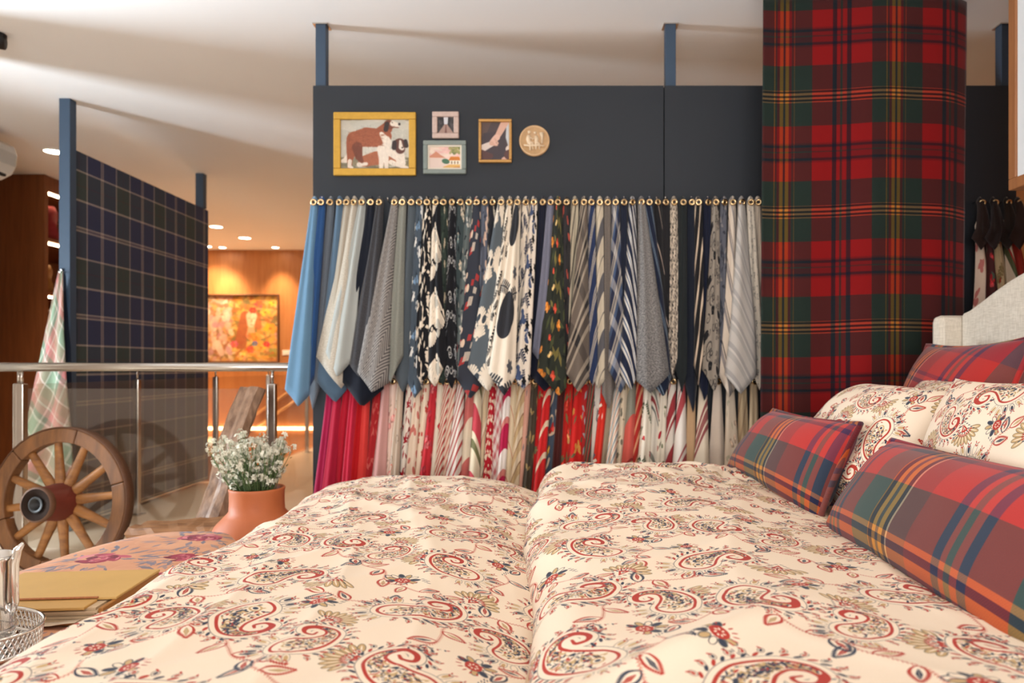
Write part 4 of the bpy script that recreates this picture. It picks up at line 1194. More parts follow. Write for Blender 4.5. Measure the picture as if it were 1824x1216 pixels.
# ------------------------------------------------------------------ small pictures on the dark partition
def pic_dogs():
    W_, H_ = 453, 322
    c = Canvas(W_, H_, (196, 190, 176))
    rng = random.Random(3)
    for i in range(60): c.ell(rng.uniform(0, W_), rng.uniform(0, 190), 60, 22, rng.uniform(-.3, .3), rng.choice([(204, 198, 186), (190, 186, 174), (178, 176, 164)]), .5)
    for i in range(70): c.ell(rng.uniform(0, W_), rng.uniform(245, 322), 45, 10, rng.uniform(-.2, .2), rng.choice([(120, 112, 88), (140, 128, 100), (104, 100, 80)]), .6)
    B, Bd, Wt, Dk = (150, 82, 54), (112, 60, 42), (226, 212, 196), (48, 36, 34)
    # lying dog
    c.stroke([(150, 270), (230, 250), (330, 240), (390, 250)], [34, 44, 44, 30], (160, 94, 64)); c.stroke([(330, 215), (385, 240), (400, 280)], [24, 34, 26], Wt)
    c.stroke([(330, 275), (400, 300), (436, 310)], [16, 13, 9], Wt); c.stroke([(120, 290), (170, 286)], [14, 10], Wt)
    c.stroke([(385, 165), (390, 190)], [42, 32], (92, 54, 44)); c.stroke([(390, 140), (394, 180)], [7, 14], Wt); c.ell(402, 188, 14, 11, 0, Wt); c.ell(404, 182, 6, 5, 0, Dk)
    c.stroke([(352, 150), (350, 182)], [14, 16], Dk); c.stroke([(424, 140), (430, 170)], [12, 14], Dk)
    # standing dog
    c.stroke([(70, 215), (34, 262), (14, 268)], [16, 18, 12], Wt)
    c.stroke([(90, 130), (170, 115), (250, 120), (290, 110)], [50, 62, 58, 44], B); c.stroke([(80, 150), (72, 210), (62, 262), (60, 306)], [42, 32, 18, 14], B)
    c.stroke([(62, 268), (58, 300), (76, 310)], [13, 12, 9], Wt); c.stroke([(110, 180), (120, 240), (140, 270)], [34, 24, 12], Bd)
    c.stroke([(270, 100), (300, 150), (292, 200)], [30, 34, 26], Wt); c.stroke([(262, 190), (268, 250), (266, 306)], [24, 18, 14], Wt); c.stroke([(296, 190), (298, 250), (300, 310)], [22, 17, 13], Wt)
    c.stroke([(250, 110), (300, 60), (318, 40)], [52, 38, 30], B); c.stroke([(268, 95), (300, 140)], [14, 26], Wt)
    c.ell(318, 36, 36, 30, .2, Bd); c.stroke([(340, 28), (372, 38)], [17, 13], Wt); c.ell(384, 32, 8, 9, 0, Dk); c.ell(338, 22, 4, 3, 0, Dk)
    c.stroke([(304, 30), (296, 66)], [14, 16], Dk); c.stroke([(352, 52), (378, 54)], 3, Bd)
    for i in range(160):
        x, y = rng.uniform(60, 280), rng.uniform(80, 170)
        c.ell(x, y, 14, 3, rng.uniform(-.4, .4), rng.choice([(166, 98, 66), (130, 70, 46), (158, 90, 60)]), .35)
    c.soft(1)
    for i in range(420):                                   # fur strokes
        x, y = rng.uniform(20, 430), rng.uniform(40, 310)
        col = c.a[int(y), int(x), :3] * 255 * rng.choice((.78, .88, 1.1, 1.16))
        c.ell(x, y, rng.uniform(5, 11), 1.6, rng.uniform(.6, 1.8) if x > 150 else rng.uniform(1.2, 2.2), tuple(np.clip(col, 0, 255)), .55)
    c.soft(1)
    return c.image('two_dogs')
def pic_road():
    c = Canvas(120, 120, (70, 66, 66)); rng = random.Random(5)
    for i in range(50): c.ell(rng.uniform(0, 120), rng.uniform(0, 70), 16, 10, rng.uniform(0, 3), rng.choice([(60, 56, 58), (86, 80, 80), (40, 38, 40)]), .7)
    c.poly([(44, 0), (76, 0), (72, 52), (48, 52)], (214, 216, 222)); c.poly([(50, 52), (70, 52), (118, 120), (2, 120)], (170, 140, 128)); c.poly([(58, 54), (63, 54), (68, 120), (52, 120)], (120, 84, 78))
    return c.soft(1).image('avenue')
def pic_house():
    c = Canvas(230, 160, (236, 206, 190)); rng = random.Random(6)
    for i in range(40): c.ell(rng.uniform(0, 230), rng.uniform(0, 70), 34, 12, rng.uniform(-.3, .3), rng.choice([(238, 190, 180), (232, 214, 196), (240, 222, 204), (226, 176, 172)]), .6)
    c.poly([(0, 80), (30, 60), (56, 40), (84, 62), (120, 82)], (206, 140, 112)); c.poly([(0, 84), (130, 84), (110, 160), (0, 160)], (226, 204, 192))
    c.poly([(100, 140), (150, 122), (230, 122), (230, 160), (120, 160)], (222, 176, 104)); c.ell(120, 104, 26, 16, .2, (74, 112, 86))
    c.poly([(148, 96), (214, 96), (214, 124), (148, 124)], (236, 226, 206)); c.poly([(138, 98), (152, 74), (208, 74), (222, 98)], (206, 122, 44))
    for x in (160, 180, 200): c.ell(x, 112, 5, 10, 0, (150, 120, 96))
    for i in range(34): c.ell(rng.uniform(150, 230), rng.uniform(0, 50), 15, 8, rng.uniform(0, 3), rng.choice([(130, 134, 78), (100, 112, 66), (160, 156, 96)]), .8)
    c.ell(200, 148, 36, 9, 0, (190, 120, 50))
    return c.soft(1).image('lake_house')
def pic_hands():
    c = Canvas(190, 270, (76, 64, 66)); rng = random.Random(7)
    c.poly([(0, 0), (70, 0), (30, 90), (0, 100)], (96, 76, 70)); c.poly([(170, 0), (190, 0), (190, 200), (165, 110)], (196, 200, 206)); c.poly([(0, 80), (150, 60), (190, 270), (0, 270)], (66, 56, 62))
    Sk, S2 = (214, 170, 150), (226, 184, 166)
    c.stroke([(160, 0), (130, 60), (104, 110)], [26, 22, 18], Sk); c.stroke([(104, 108), (84, 130), (70, 140)], [22, 20, 14], S2); c.stroke([(0, 190), (40, 168), (78, 150)], [26, 22, 18], (222, 206, 196))
    c.stroke([(70, 150), (104, 160)], [16, 9], Sk); c.stroke([(92, 120), (112, 150)], [8, 6], Sk); c.stroke([(80, 126), (98, 156)], [8, 6], S2); c.stroke([(0, 230), (60, 240)], [36, 20], (90, 60, 58))
    return c.soft(1).image('joined_hands')
def pic_flora():
    W_, H_ = 420, 380
    c = Canvas(W_, H_, (190, 140, 84)); rng = random.Random(11)
    for i in range(520):
        x, y = rng.uniform(0, W_), rng.uniform(0, H_)
        if x < 200: col = rng.choice([(206, 176, 140), (176, 120, 92), (196, 150, 140), (216, 196, 168), (150, 96, 70), (184, 130, 130), (128, 100, 60)])
        else: col = rng.choice([(206, 150, 60), (190, 120, 40), (140, 110, 50), (214, 170, 90), (160, 92, 40), (110, 96, 52)])
        c.ell(x, y, rng.uniform(10, 30), rng.uniform(5, 13), rng.uniform(0, 3.1), col, .75)
    for i in range(26): c.ell(rng.uniform(60, 190), rng.uniform(80, 330), rng.uniform(8, 20), rng.uniform(16, 40), rng.uniform(-.4, .4), rng.choice([(176, 130, 140), (220, 196, 176), (204, 170, 150)]), .7)
    c.stroke([(264, 110), (250, 190), (240, 280)], [22, 24, 30], (150, 76, 40), .85); c.stroke([(322, 112), (326, 180)], [14, 18], (156, 84, 44), .8); c.stroke([(292, 180), (290, 230)], [14, 22], (214, 152, 116), .8)
    c.stroke([(294, 118), (290, 166)], [27, 17], (228, 170, 138)); c.stroke([(304, 112), (302, 160)], [13, 8], (238, 194, 162), .7); c.ell(282, 130, 6, 2, .1, (140, 84, 58), .8); c.ell(306, 130, 6, 2, -.1, (140, 84, 58), .8); c.ell(295, 168, 6, 2.5, 0, (196, 110, 84)); c.stroke([(296, 135), (293, 152)], 2.5, (190, 120, 84))
    for x, y, r, col in ((300, 84, 20, (206, 60, 40)), (330, 50, 24, (214, 84, 74)), (270, 66, 18, (190, 110, 50)), (360, 96, 26, (206, 160, 60)), (384, 190, 34, (232, 150, 40)), (316, 240, 28, (232, 126, 40)), (290, 232, 20, (220, 110, 40)),
                        (340, 300, 26, (236, 150, 50)), (288, 312, 22, (214, 74, 50)), (366, 280, 18, (190, 50, 60)), (210, 280, 22, (196, 80, 90)), (310, 276, 16, (90, 90, 140)), (400, 40, 24, (214, 170, 70)), (396, 330, 30, (150, 120, 50)), (250, 350, 26, (214, 170, 100))):
        for k in range(6): c.ell(x + math.cos(k * 1.05) * r * .5, y + math.sin(k * 1.05) * r * .5, r * .5, r * .36, k * 1.05, tuple(max(0, min(255, v + rng.randint(-22, 22))) for v in col), .9)
        c.ell(x, y, r * .22, r * .22, 0, (180, 100, 30))
    return c.soft(1).image('flower_portrait')

def framed(label, x0, x1, y0, y1, bw, fmat, img, cat='picture', Y=PY, dep=.022, name='framed_picture', liner=None):
    a, b = P(x0, y1, Y), P(x1, y0, Y)
    xa, xb, za, zb = a.x, b.x, a.z, b.z
    w_ = bw / F * Y
    t = thing(name, label, cat, ((xa + xb) / 2, Y, za))
    for (p, q, r, s_) in ((xa, xb, za, za + w_), (xa, xb, zb - w_, zb), (xa, xa + w_, za + w_, zb - w_), (xb - w_, xb, za + w_, zb - w_)):
        part(MB().box(p, q, Y - dep, Y - .001, r, s_), 'frame_bar', fmat, t, bevel=.004)
    if liner:
        l_ = w_ * .35
        for (p, q, r, s_) in ((xa + w_, xb - w_, za + w_, za + w_ + l_), (xa + w_, xb - w_, zb - w_ - l_, zb - w_), (xa + w_, xa + w_ + l_, za + w_ + l_, zb - w_ - l_), (xb - w_ - l_, xb - w_, za + w_ + l_, zb - w_ - l_)):
            part(MB().box(p, q, Y - dep * .7, Y - .001, r, s_), 'inner_slip', liner, t)
    m = MB(); ya = Y - dep * .45
    m.v = [(xa + w_ * .9, ya, za + w_ * .9), (xb - w_ * .9, ya, za + w_ * .9), (xb - w_ * .9, ya, zb - w_ * .9), (xa + w_ * .9, ya, zb - w_ * .9)]
    m.f = [(0, 1, 2, 3)]; m.uv = [(0, 0), (1, 0), (1, 1), (0, 1)]
    part(m, 'painted_sheet', imgmat('sheet_' + img.name, img, cloth=False, rough=.6), t)
    return t
GOLD = plain('gilt_frame', S(206, 160, 62), .42, .35, var=.25, scale=60, bump=.1)
framed('gilt framed print of a standing and a lying brown and white dog', 596, 742, 202, 314, 12.5, GOLD, pic_dogs())
framed('tiny square pink-white framed picture of a pale avenue above the landscape', 771, 818, 201, 248, 9, plain('pink_frame', S(206, 180, 168), .5, var=.3, scale=80), pic_road())
framed('small grey-green framed landscape of a house by a lake', 755, 831, 252, 311, 8, plain('sage_frame', S(130, 140, 134), .5, var=.2, scale=60), pic_house(), liner=plain('cream_slip', S(226, 214, 196), .6))
framed('narrow gold-rope framed photograph of two joined hands', 853, 912, 214, 291, 5, plain('rope_gold', S(200, 150, 84), .4, .4, var=.4, scale=120, bump=.3), pic_hands())
# round relief plaque
pc = P(952, 252, PY)
pq = thing('relief_plaque', 'round ivory relief plaque with two small seated figures', 'plaque', pc)
IVORY = plain('ivory_resin', S(216, 176, 130), .5, var=.3, scale=50)
pr = 27 / F * PY
disc = MB().lathe([(.0001, -.012), (pr * .86, -.012), (pr * .90, -.018), (pr, -.016), (pr, 0)], 40)
disc.v = [(v[0] + pc.x, pc.y + v[2], v[1] + pc.z) for v in disc.v]
part(disc, 'disc', IVORY, pq, smooth=True)
IV2 = plain('ivory_light', S(232, 206, 172), .5, var=.1)
def fig(pts, rads, nm):
    part(MB().tube([(pc.x + x * pr, pc.y - .015, pc.z + z * pr) for x, z in pts], [r * pr for r in rads], 8), nm, IV2, pq, smooth=True)
fig([(-.36, .34), (-.40, .1), (-.36, -.12), (-.12, -.16), (-.10, -.58)], [.12, .16, .15, .09, .05], 'relief_figure')
fig([(-.40, -.12), (-.26, -.24), (-.28, -.64)], [.12, .09, .05], 'relief_leg')
fig([(-.30, .24), (-.12, .08), (.04, .16)], [.06, .05, .04], 'relief_arm')
fig([(-.34, .62), (-.33, .46)], [.11, .10], 'relief_head')
fig([(.1, .30), (.14, .05), (.12, -.14), (.30, -.2), (.34, -.56)], [.11, .15, .14, .08, .05], 'relief_figure')
fig([(.12, -.14), (.12, -.3), (.10, -.58)], [.12, .08, .05], 'relief_leg')
fig([(.04, .56), (.05, .42)], [.10, .09], 'relief_head')
fig([(-.7, -.3), (-.3, -.34), (.2, -.30), (.66, -.36)], [.05, .07, .08, .05], 'relief_ground')
fig([(.48, -.2), (.5, .2), (.46, .5)], [.07, .1, .16], 'relief_tree')

# ------------------------------------------------------------------ railings
RXB = -2.72
def railing(label, pts_posts, rail0, rail1, along, glass):
    t = thing('glass_railing', label, 'railing', (pts_posts[0][0], pts_posts[0][1], 0))
    rz = .990
    part(MB().tube([(rail0[0], rail0[1], rz), (rail1[0], rail1[1], rz)], .0225, 16), 'handrail', STEEL, t, smooth=True)
    for x, y in pts_posts:
        p = part(MB().box(x - .019, x + .019, y - .019, y + .019, 0, .905), 'post', STEEL, t, bevel=.004)
        MB().tube([(x, y, .905), (x, y, rz - .015)], .0075, 10).build('pin', STEEL, p, smooth=True)
        MB().box(x - .04, x + .04, y - .04, y + .04, 0, .008).build('foot_plate', STEEL, p)
    for (a, b) in glass:
        if along == 'y': part(MB().box(RXB + .0, RXB + .008, a, b, .07, .90), 'glass_panel', GLASS, t)
        else: part(MB().box(a, b, 3.600, 3.608, .07, .88), 'glass_panel', GLASS, t)
    return t
ys = [3.66, 4.72, 5.85, 6.97, 8.10, 9.3]
railing('steel and glass railing running away in front of the blue plaid partition', [(RXB, y) for y in ys], (RXB, 3.64), (RXB, 9.6), 'y', [(a + .03, b - .03) for a, b in zip(ys[:-1], ys[1:])])
xs_ = [-2.66, -1.385, -.45]
railing('steel and glass railing across the opening behind the wagon wheel and pot', [(x, 3.60) for x in xs_], (-3.4, 3.60), (-.3, 3.60), 'x', [(a + .03, b - .03) for a, b in zip(xs_[:-1], xs_[1:])])
# handrail of the stair on the far wall
sr = thing('stair_handrail', 'pale sloping double stair handrail far behind the blue cloth sample', 'handrail', (-3.9, 9.825, 0))
for dy in (0, 23):
    part(MB().tube([P(440, 748 + dy, 9.825), P(560, 668 + dy, 9.825)], .02, 8), 'bar', plain('rail_maple', S(226, 176, 120), .4), sr, smooth=True)

# ------------------------------------------------------------------ wagon wheel
WW = wood('wheel_wood', S(176, 118, 60), S(104, 64, 30), 'x', 5, .55, .25, 6)
WWD = wood('wheel_rim_wood', S(140, 92, 50), S(78, 48, 26), 'z', 5, .55, .3, 5)
IRON = plain('old_iron', S(104, 68, 44), .6, .15, var=.4, scale=30, bump=.2)
HUBR = plain('hub_red_paint', S(112, 44, 30), .55, var=.5, scale=18, bump=.2)
wc = P(110, 893, 3.34)
wheel = thing('wagon_wheel', 'old wooden wagon wheel with twelve spokes leaning against the railing', 'wheel', (wc.x, wc.y, wc.z))
wheel.rotation_euler = (math.radians(-5), 0, math.radians(-7))
RO, RI, TH = .345, .278, .028
for k in range(6):
    a0, a1 = k * PI / 3 + .3, (k + 1) * PI / 3 + .3 - .008
    m = MB(); nn = 10
    for i in range(nn + 1):
        q = a0 + (a1 - a0) * i / nn
        for r, y in ((RI, -TH), (RO, -TH), (RO, TH), (RI, TH)):
            m.v.append((r * math.cos(q), y, r * math.sin(q)))
    for i in range(nn):
        for j in range(4): m.f.append((i * 4 + j, i * 4 + (j + 1) % 4, i * 4 + 4 + (j + 1) % 4, i * 4 + 4 + j))
    m.f += [(3, 2, 1, 0), tuple(nn * 4 + j for j in range(4))]
    m.build('felloe', WWD, wheel, bevel=.006)
m = MB().lathe([(RO + .001, -TH * .9), (RO + .007, -TH * .9), (RO + .007, TH * .9), (RO + .001, TH * .9)], 64)
m.v = [(v[0], v[2], v[1]) for v in m.v]
m.build('tyre', IRON, wheel, smooth=True)
for k in range(12):
    q = k * PI / 6 + .14
    m = MB()
    d = Vector((math.cos(q), 0, math.sin(q))); n_ = Vector((-math.sin(q), 0, math.cos(q)))
    st = [(.06, .025, .018), (.11, .026, .019), (.18, .021, .017), (.285, .018, .015)]
    for r, a_, b_ in st:
        for e in range(8):
            w_ = e * PI / 4 + PI / 8
            m.v.append(tuple(d * r + n_ * a_ * math.cos(w_) + Vector((0, 1, 0)) * b_ * math.sin(w_)))
    for i in range(3):
        for e in range(8): m.f.append((i * 8 + e, i * 8 + (e + 1) % 8, i * 8 + 8 + (e + 1) % 8, i * 8 + 8 + e))
    m.build('spoke', WW, wheel, smooth=True)
def ylathe(prof, nm, mat, par, n=28):
    m = MB().lathe([(r, y) for r, y in prof], n)
    m.v = [(v[0], v[2], v[1]) for v in m.v]
    return m.build(nm, mat, par, smooth=True)
hub = ylathe([(.060, .07), (.074, .05), (.088, .02), (.088, -.03), (.082, -.06), (.076, -.135)], 'hub', HUBR, wheel)
ylathe([(.0780, -.120), (.0795, -.125), (.0795, -.148), (.072, -.150)], 'hub_band', IRON, hub)
ylathe([(.073, -.149), (.034, -.142), (.034, -.125)], 'hub_face', plain('hub_dark', S(44, 32, 26), .9, var=.4, scale=20, spec=.1), hub)
ylathe([(.036, -.150), (.026, -.152), (.024, -.07), (.0001, -.07)], 'axle_sleeve', plain('axle_black', S(18, 15, 14), .5), hub)

# ------------------------------------------------------------------ rustic chair made of split timber
OLDW = wood('driftwood', S(168, 132, 104), S(86, 56, 36), 'z', 4.5, .42, .6, 9)
OLDW2 = wood('driftwood_seat', S(166, 116, 72), S(104, 66, 38), 'x', 4.5, .6, .4, 9)
ch = thing('rustic_chair', 'low rustic chair of split timber standing behind the floral bench', 'chair', (-1.5, 3.05, 0))
rng = random.Random(4)
def plank(c0, c1, w0, w1, th, side, nrm, nseg=14, jag=.006, m=None):
    m = m or MB()
    base = len(m.v)
    prof = [(-.5, 0), (-.32, .8), (-.05, .62), (.12, 1.0), (.38, .9), (.5, 0), (.42, -1), (-.42, -1)]
    for i in range(nseg + 1):
        t = i / nseg
        c = Vector(c0).lerp(Vector(c1), t); w_ = w0 + (w1 - w0) * t
        js = .012 * math.sin(t * 7)
        for (a, b) in prof:
            m.v.append(tuple(c + Vector(side) * (a * w_ + js + rng.uniform(-jag, jag) * .5) + Vector(nrm) * (b * th / 2 + rng.uniform(-jag, jag) * .4)))
    k = len(prof)
    for i in range(nseg):
        for j in range(k): m.f.append((base + i * k + j, base + i * k + (j + 1) % k, base + (i + 1) * k + (j + 1) % k, base + (i + 1) * k + j))
    m.f += [tuple(base + j for j in range(k)), tuple(base + nseg * k + j for j in reversed(range(k)))]
    return m
bsd = Vector((.96, -.28, .0)).normalized()
b0, b1 = P(368, 935, 3.16), P(446, 692, 3.46)
ax = (b1 - b0).normalized(); bn = bsd.cross(ax).normalized()
if bn.y > 0: bn = -bn
part(plank(b0, b1, .155, .150, .055, bsd, bn), 'backrest', OLDW, ch)
part(plank((-1.74, 3.03, .30), (-1.30, 3.03, .315), .20, .34, .045, (0, -1, 0), (0, 0, 1), 12, .008), 'seat', OLDW2, ch)
for x, y in ((-1.66, 2.97), (-1.66, 3.1), (-1.36, 2.94), (-1.36, 3.14)):
    part(MB().tube([(x, y, 0), (x + .01, y, .29)], [.03, .034], 8), 'leg', OLDW2, ch)

# ------------------------------------------------------------------ terracotta vase with white flowers
TERRA = plain('terracotta', S(190, 104, 58), .55, var=.18, scale=12, bump=.05)
vx, vy = P(458, 868, 2.78).x, 2.78
vs_ = MB().lathe([(.0001, .0), (.11, .0), (.15, .06), (.185, .17), (.192, .25), (.182, .32), (.155, .375), (.120, .412), (.104, .43), (.102, .46), (.102, .505), (.105, .515), (.103, .52), (.095, .52), (.092, .50), (.092, .45), (.0001, .44)], 48, c=(vx, vy, 0))
o = vs_.build('terracotta_vase', TERRA, None, smooth=True)
tag(o, 'round-shouldered terracotta vase standing on the floor behind the bed corner', 'vase')
bq = thing('flower_bunch', 'bushy bunch of tiny white flowers standing in the terracotta vase', 'flowers', (vx, vy, .45))
GRN = plain('stem_green', S(96, 118, 70), .7, var=.3, scale=40)
WHF = plain('petal_white', S(222, 219, 200), .7, var=.12, scale=50)
rng = random.Random(9)
heads = []
while len(heads) < 250:
    a = rng.uniform(0, 2 * PI); r = math.sqrt(rng.random())
    u, v = r * math.cos(a), r * math.sin(a)
    zt = rng.random()
    X = vx - .02 + u * (.10 + .065 * zt); Y = vy + v * (.09 + .05 * zt)
    Z = .53 + .20 * zt * (1 - .35 * r * r) + .02 * rng.random()
    heads.append(Vector((X, Y, Z)))
heads += [P(380, 786, 2.8), P(372, 792, 2.82), P(384, 800, 2.8), P(507, 775, 2.75), P(500, 783, 2.75), P(510, 800, 2.8), P(505, 790, 2.8), P(428, 768, 2.75), P(398, 781, 2.78), P(496, 785, 2.78)]
ms = MB()
for i, h in enumerate(heads):
    b = Vector((vx + (h.x - vx) * .35, vy + (h.y - vy) * .35, .45))
    mid = b.lerp(h, .55) + Vector((rng.uniform(-.01, .01), rng.uniform(-.01, .01), .01))
    ms.tube([b, mid, h], [.0016, .0014, .001], 4, cap=False)
    for _k in range(2):
        p = b.lerp(h, rng.uniform(.35, .8)); q = rng.uniform(0, 2 * PI)
        d = Vector((math.cos(q), math.sin(q), rng.uniform(.1, .8))).normalized() * rng.uniform(.018, .034)
        s_ = d.cross(Vector((0, 0, 1))).normalized() * .004
        ms.add([p, p + d * .5 + s_, p + d, p + d * .5 - s_], [(0, 1, 2, 3)])
o = part(ms, 'stems_and_leaves', GRN, bq); o['kind'] = 'stuff'
FM = []
for k in range(4):
    m = MB(); r2 = random.Random(k)
    for f in range(6):
        q = r2.uniform(0, 2 * PI); el = r2.uniform(-.5, 1.2); R_ = .008
        c = Vector((math.cos(q) * math.cos(el), math.sin(q) * math.cos(el), math.sin(el))) * R_
        n_ = c.normalized(); t1 = n_.orthogonal().normalized(); t2 = n_.cross(t1)
        for pz in range(4):
            a = pz * PI / 2 + r2.uniform(-.2, .2)
            d = t1 * math.cos(a) + t2 * math.sin(a); s_ = t1 * -math.sin(a) + t2 * math.cos(a)
            m.add([c, c + d * .004 + s_ * .0028 + n_ * .001, c + d * .0075 + n_ * .0015, c + d * .004 - s_ * .0028 + n_ * .001], [(0, 1, 2, 3)])
    ob = m.build('blossom', WHF, None); FM.append(ob.data); bpy.data.objects.remove(ob)
for h in heads:
    ob = bpy.data.objects.new('blossom', rng.choice(FM)); COL.objects.link(ob); ob.parent = bq
    ob.location = h - bq.location; ob.rotation_euler = (rng.uniform(-.5, .5), rng.uniform(-.5, .5), rng.uniform(0, 6)); s_ = rng.uniform(1.0, 1.55); ob.scale = (s_, s_, s_)

# ------------------------------------------------------------------ floral bench
def rose_img():
    W_ = 768
    c = Canvas(W_, W_, (208, 148, 112)); rng = random.Random(17)
    for i in range(130): c.ell(rng.uniform(0, W_), rng.uniform(0, W_), rng.uniform(40, 110), rng.uniform(20, 60), rng.uniform(0, 3), rng.choice([(214, 156, 120), (200, 138, 102), (218, 162, 126)]), .4)
    for cx, cy, R_ in ((180, 200, 84), (560, 330, 96), (260, 590, 90), (640, 660, 70), (430, 90, 60)):
        for i in range(46):
            a = rng.uniform(0, 2 * PI); d = R_ * rng.uniform(.8, 2.0); s_ = R_ * rng.uniform(.4, .85)
            x, y = cx + math.cos(a) * d, cy + math.sin(a) * d; b = a + rng.uniform(-.8, .8)
            c.stroke([(x, y), (x + math.cos(b) * s_ * .5, y + math.sin(b) * s_ * .5), (x + math.cos(b) * s_, y + math.sin(b) * s_)], [2, s_ * .16, 1], rng.choice([(122, 116, 132), (148, 130, 134), (104, 104, 122)]), .8)
        for k in range(64):
            f = 1 - k / 74; a = rng.uniform(0, 2 * PI)
            col = rng.choice([(150, 34, 60), (186, 78, 98), (108, 18, 42), (216, 130, 136), (160, 44, 70), (132, 26, 54)])
            c.ell(cx + math.cos(a) * R_ * .95 * f * rng.uniform(.6, 1.1), cy + math.sin(a) * R_ * .75 * f * rng.uniform(.6, 1.1), R_ * .30 * f + 6, R_ * .13 * f + 4, a + 1.4 + rng.uniform(-.5, .5), col, .9)
    return c.image('rose_print')
BEN = imgmat('rose_velvet', rose_img(), 1 / .62, 1 / .62, .3, (.1, .28))
bch = thing('floral_bench', 'peach upholstered bench with printed crimson roses at the foot of the bed', 'bench', (-1.17, 1.5, 0))
def sup(q, n=3.0):
    c, s_ = math.cos(q), math.sin(q)
    r = (abs(c) ** n + abs(s_) ** n) ** (-1 / n)
    return r * c, r * s_
m = MB(); m.uv = []
prof = [(.97, .16), (1.0, .20), (1.005, .34), (1.0, .395), (.975, .428), (.93, .444), (.86, .452), (.6, .458), (.3, .460), (.02, .460)]
N_ = 72
for r, z in prof:
    for j in range(N_):
        x, y = sup(2 * PI * j / N_)
        X, Y = -1.17 + x * .275 * (r if r > .9 else r), 1.5 + y * .885 * (1 - (1 - r) * .275 / .885 if r > .9 else r)
        m.v.append((X, Y, z)); m.uv.append((X + x * max(0, .4 - z) * 1.2, Y + y * max(0, .4 - z) * 1.2))
for i in range(len(prof) - 1):
    for j in range(N_): m.f.append((i * N_ + j, i * N_ + (j + 1) % N_, (i + 1) * N_ + (j + 1) % N_, (i + 1) * N_ + j))
m.f.append(tuple((len(prof) - 1) * N_ + j for j in range(N_)))
part(m, 'seat_cushion', BEN, bch, smooth=True)
for x in (-1.34, -1.0):
    for y in (.85, 2.15):
        part(MB().tube([(x, y, 0), (x, y, .17)], [.018, .026], 10), 'leg', wood('dark_leg', S(70, 44, 28), S(50, 32, 20), 'z'), bch, smooth=True)

# old album on the bench
TANC = plain('tan_cover', S(206, 166, 98), .6, var=.18, scale=9, bump=.05)
PAG = plain('aged_paper', S(206, 180, 146), .8, var=.3, scale=40)
SPN = plain('brown_spine', S(168, 112, 48), .6, var=.25, scale=20)
al = thing('old_album', 'old tan cloth album with worn loose pages lying on the bench', 'book', (-1.085, 1.585, .461))
al.rotation_euler = (0, 0, math.radians(5))
MB().box(-.155, .155, -.13, .13, 0, .005).build('back_cover', SPN, al, bevel=.002)
for k in range(5):
    d = .002 * ((k * 7) % 5)
    MB().box(-.150 + d, .146 - d * 1.5, -.125 + d, .126 - d, .005 + k * .0056, .0100 + k * .0056).build('page', PAG, al)
MB().box(-.157, .157, -.075, .132, .034, .0405).build('front_cover', TANC, al, bevel=.002)
MB().box(-.157, .120, -.131, -.078, .031, .0375).build('spine_flap', plain('tan_cover_b', S(196, 152, 84), .6, var=.2, scale=9), al, bevel=.002)
MB().box(.146, .1555, -.128, .130, .005, .034).build('spine', SPN, al, bevel=.002)
MB().tube([(-.155, -.0765, .0405), (.12, -.0765, .0405)], .0025, 6).build('stitched_edge', plain('stitching', S(186, 120, 76), .8, var=.5, scale=200), al)
ls = MB(); nn = 12
for i in range(nn):
    for j in range(2):
        ls.v.append((-.16 + .27 * i / (nn - 1), -.145 + .09 * j, .006 + .003 * math.sin(i * 1.3) * (1 - j) + .002))
ls.f = grid(2, nn) and [(i * 2, i * 2 + 1, i * 2 + 3, i * 2 + 2) for i in range(nn - 1)]
ls.build('loose_sheet', plain('loose_paper', S(222, 204, 180), .8, var=.15, scale=20), al, solid=.001)

# silver gallery tray and jug
TX, TY, TZ, TA, TB = -1.098, 1.285, .461, .165, .115
tr = thing('silver_tray', 'oval silver tray with a pierced gallery standing on the floral bench', 'tray', (TX, TY, TZ))
FZ = .020
MB().lathe([(.0001, FZ + .002), (.97, FZ + .002), (1.0, FZ + .004), (1.0, FZ - .002), (.0001, FZ - .001)], 64, TA, TB).build('base_plate', CHROME, tr, smooth=False)
def oval(r, z, n=96): return [(TA * r * math.cos(2 * PI * j / n), TB * r * math.sin(2 * PI * j / n), z) for j in range(n)]
MB().tube(oval(1.0, FZ + .002), .0035, 6, closed=True).build('lower_rim', CHROME, tr, smooth=True)
MB().tube(oval(1.03, FZ + .040), .0032, 6, closed=True).build('upper_rim', CHROME, tr, smooth=True)
lat = MB(); NL = 84
for j in range(NL):
    for e in (-1, 1):
        pts = []
        for k in range(4):
            q = 2 * PI * (j + e * k * .667) / NL; r = 1.0 + .03 * k / 3
            pts.append((TA * r * math.cos(q), TB * r * math.sin(q), FZ + .003 + .037 * k / 3))
        lat.tube(pts, .0013, 4, cap=False)
lat.tube(oval(1.015, FZ + .021), .0012, 4, closed=True)
lat.build('pierced_gallery', CHROME, tr, smooth=True)
for q in (.5, 2.64, 3.64, 5.78):
    x, y = TA * .86 * math.cos(q), TB * .86 * math.sin(q)
    MB().tube([(x, y, FZ), (x * 1.05, y * 1.05, .010), (x * 1.10, y * 1.10, .004)], [.006, .005, .008], 8).build('foot', CHROME, tr, smooth=True)
jx, jy, jz = -1.030, 1.300, TZ + FZ + .004
jg = thing('silver_jug', 'polished silver jug with a curved handle standing in the tray', 'jug', (jx, jy, jz))
MB().lathe([(.0001, 0), (.046, 0), (.048, .004), (.044, .010), (.0465, .02), (.0465, .155), (.049, .159), (.049, .164), (.044, .164), (.043, .02), (.0001, .012)], 40).build('body', CHROME, jg, smooth=True)
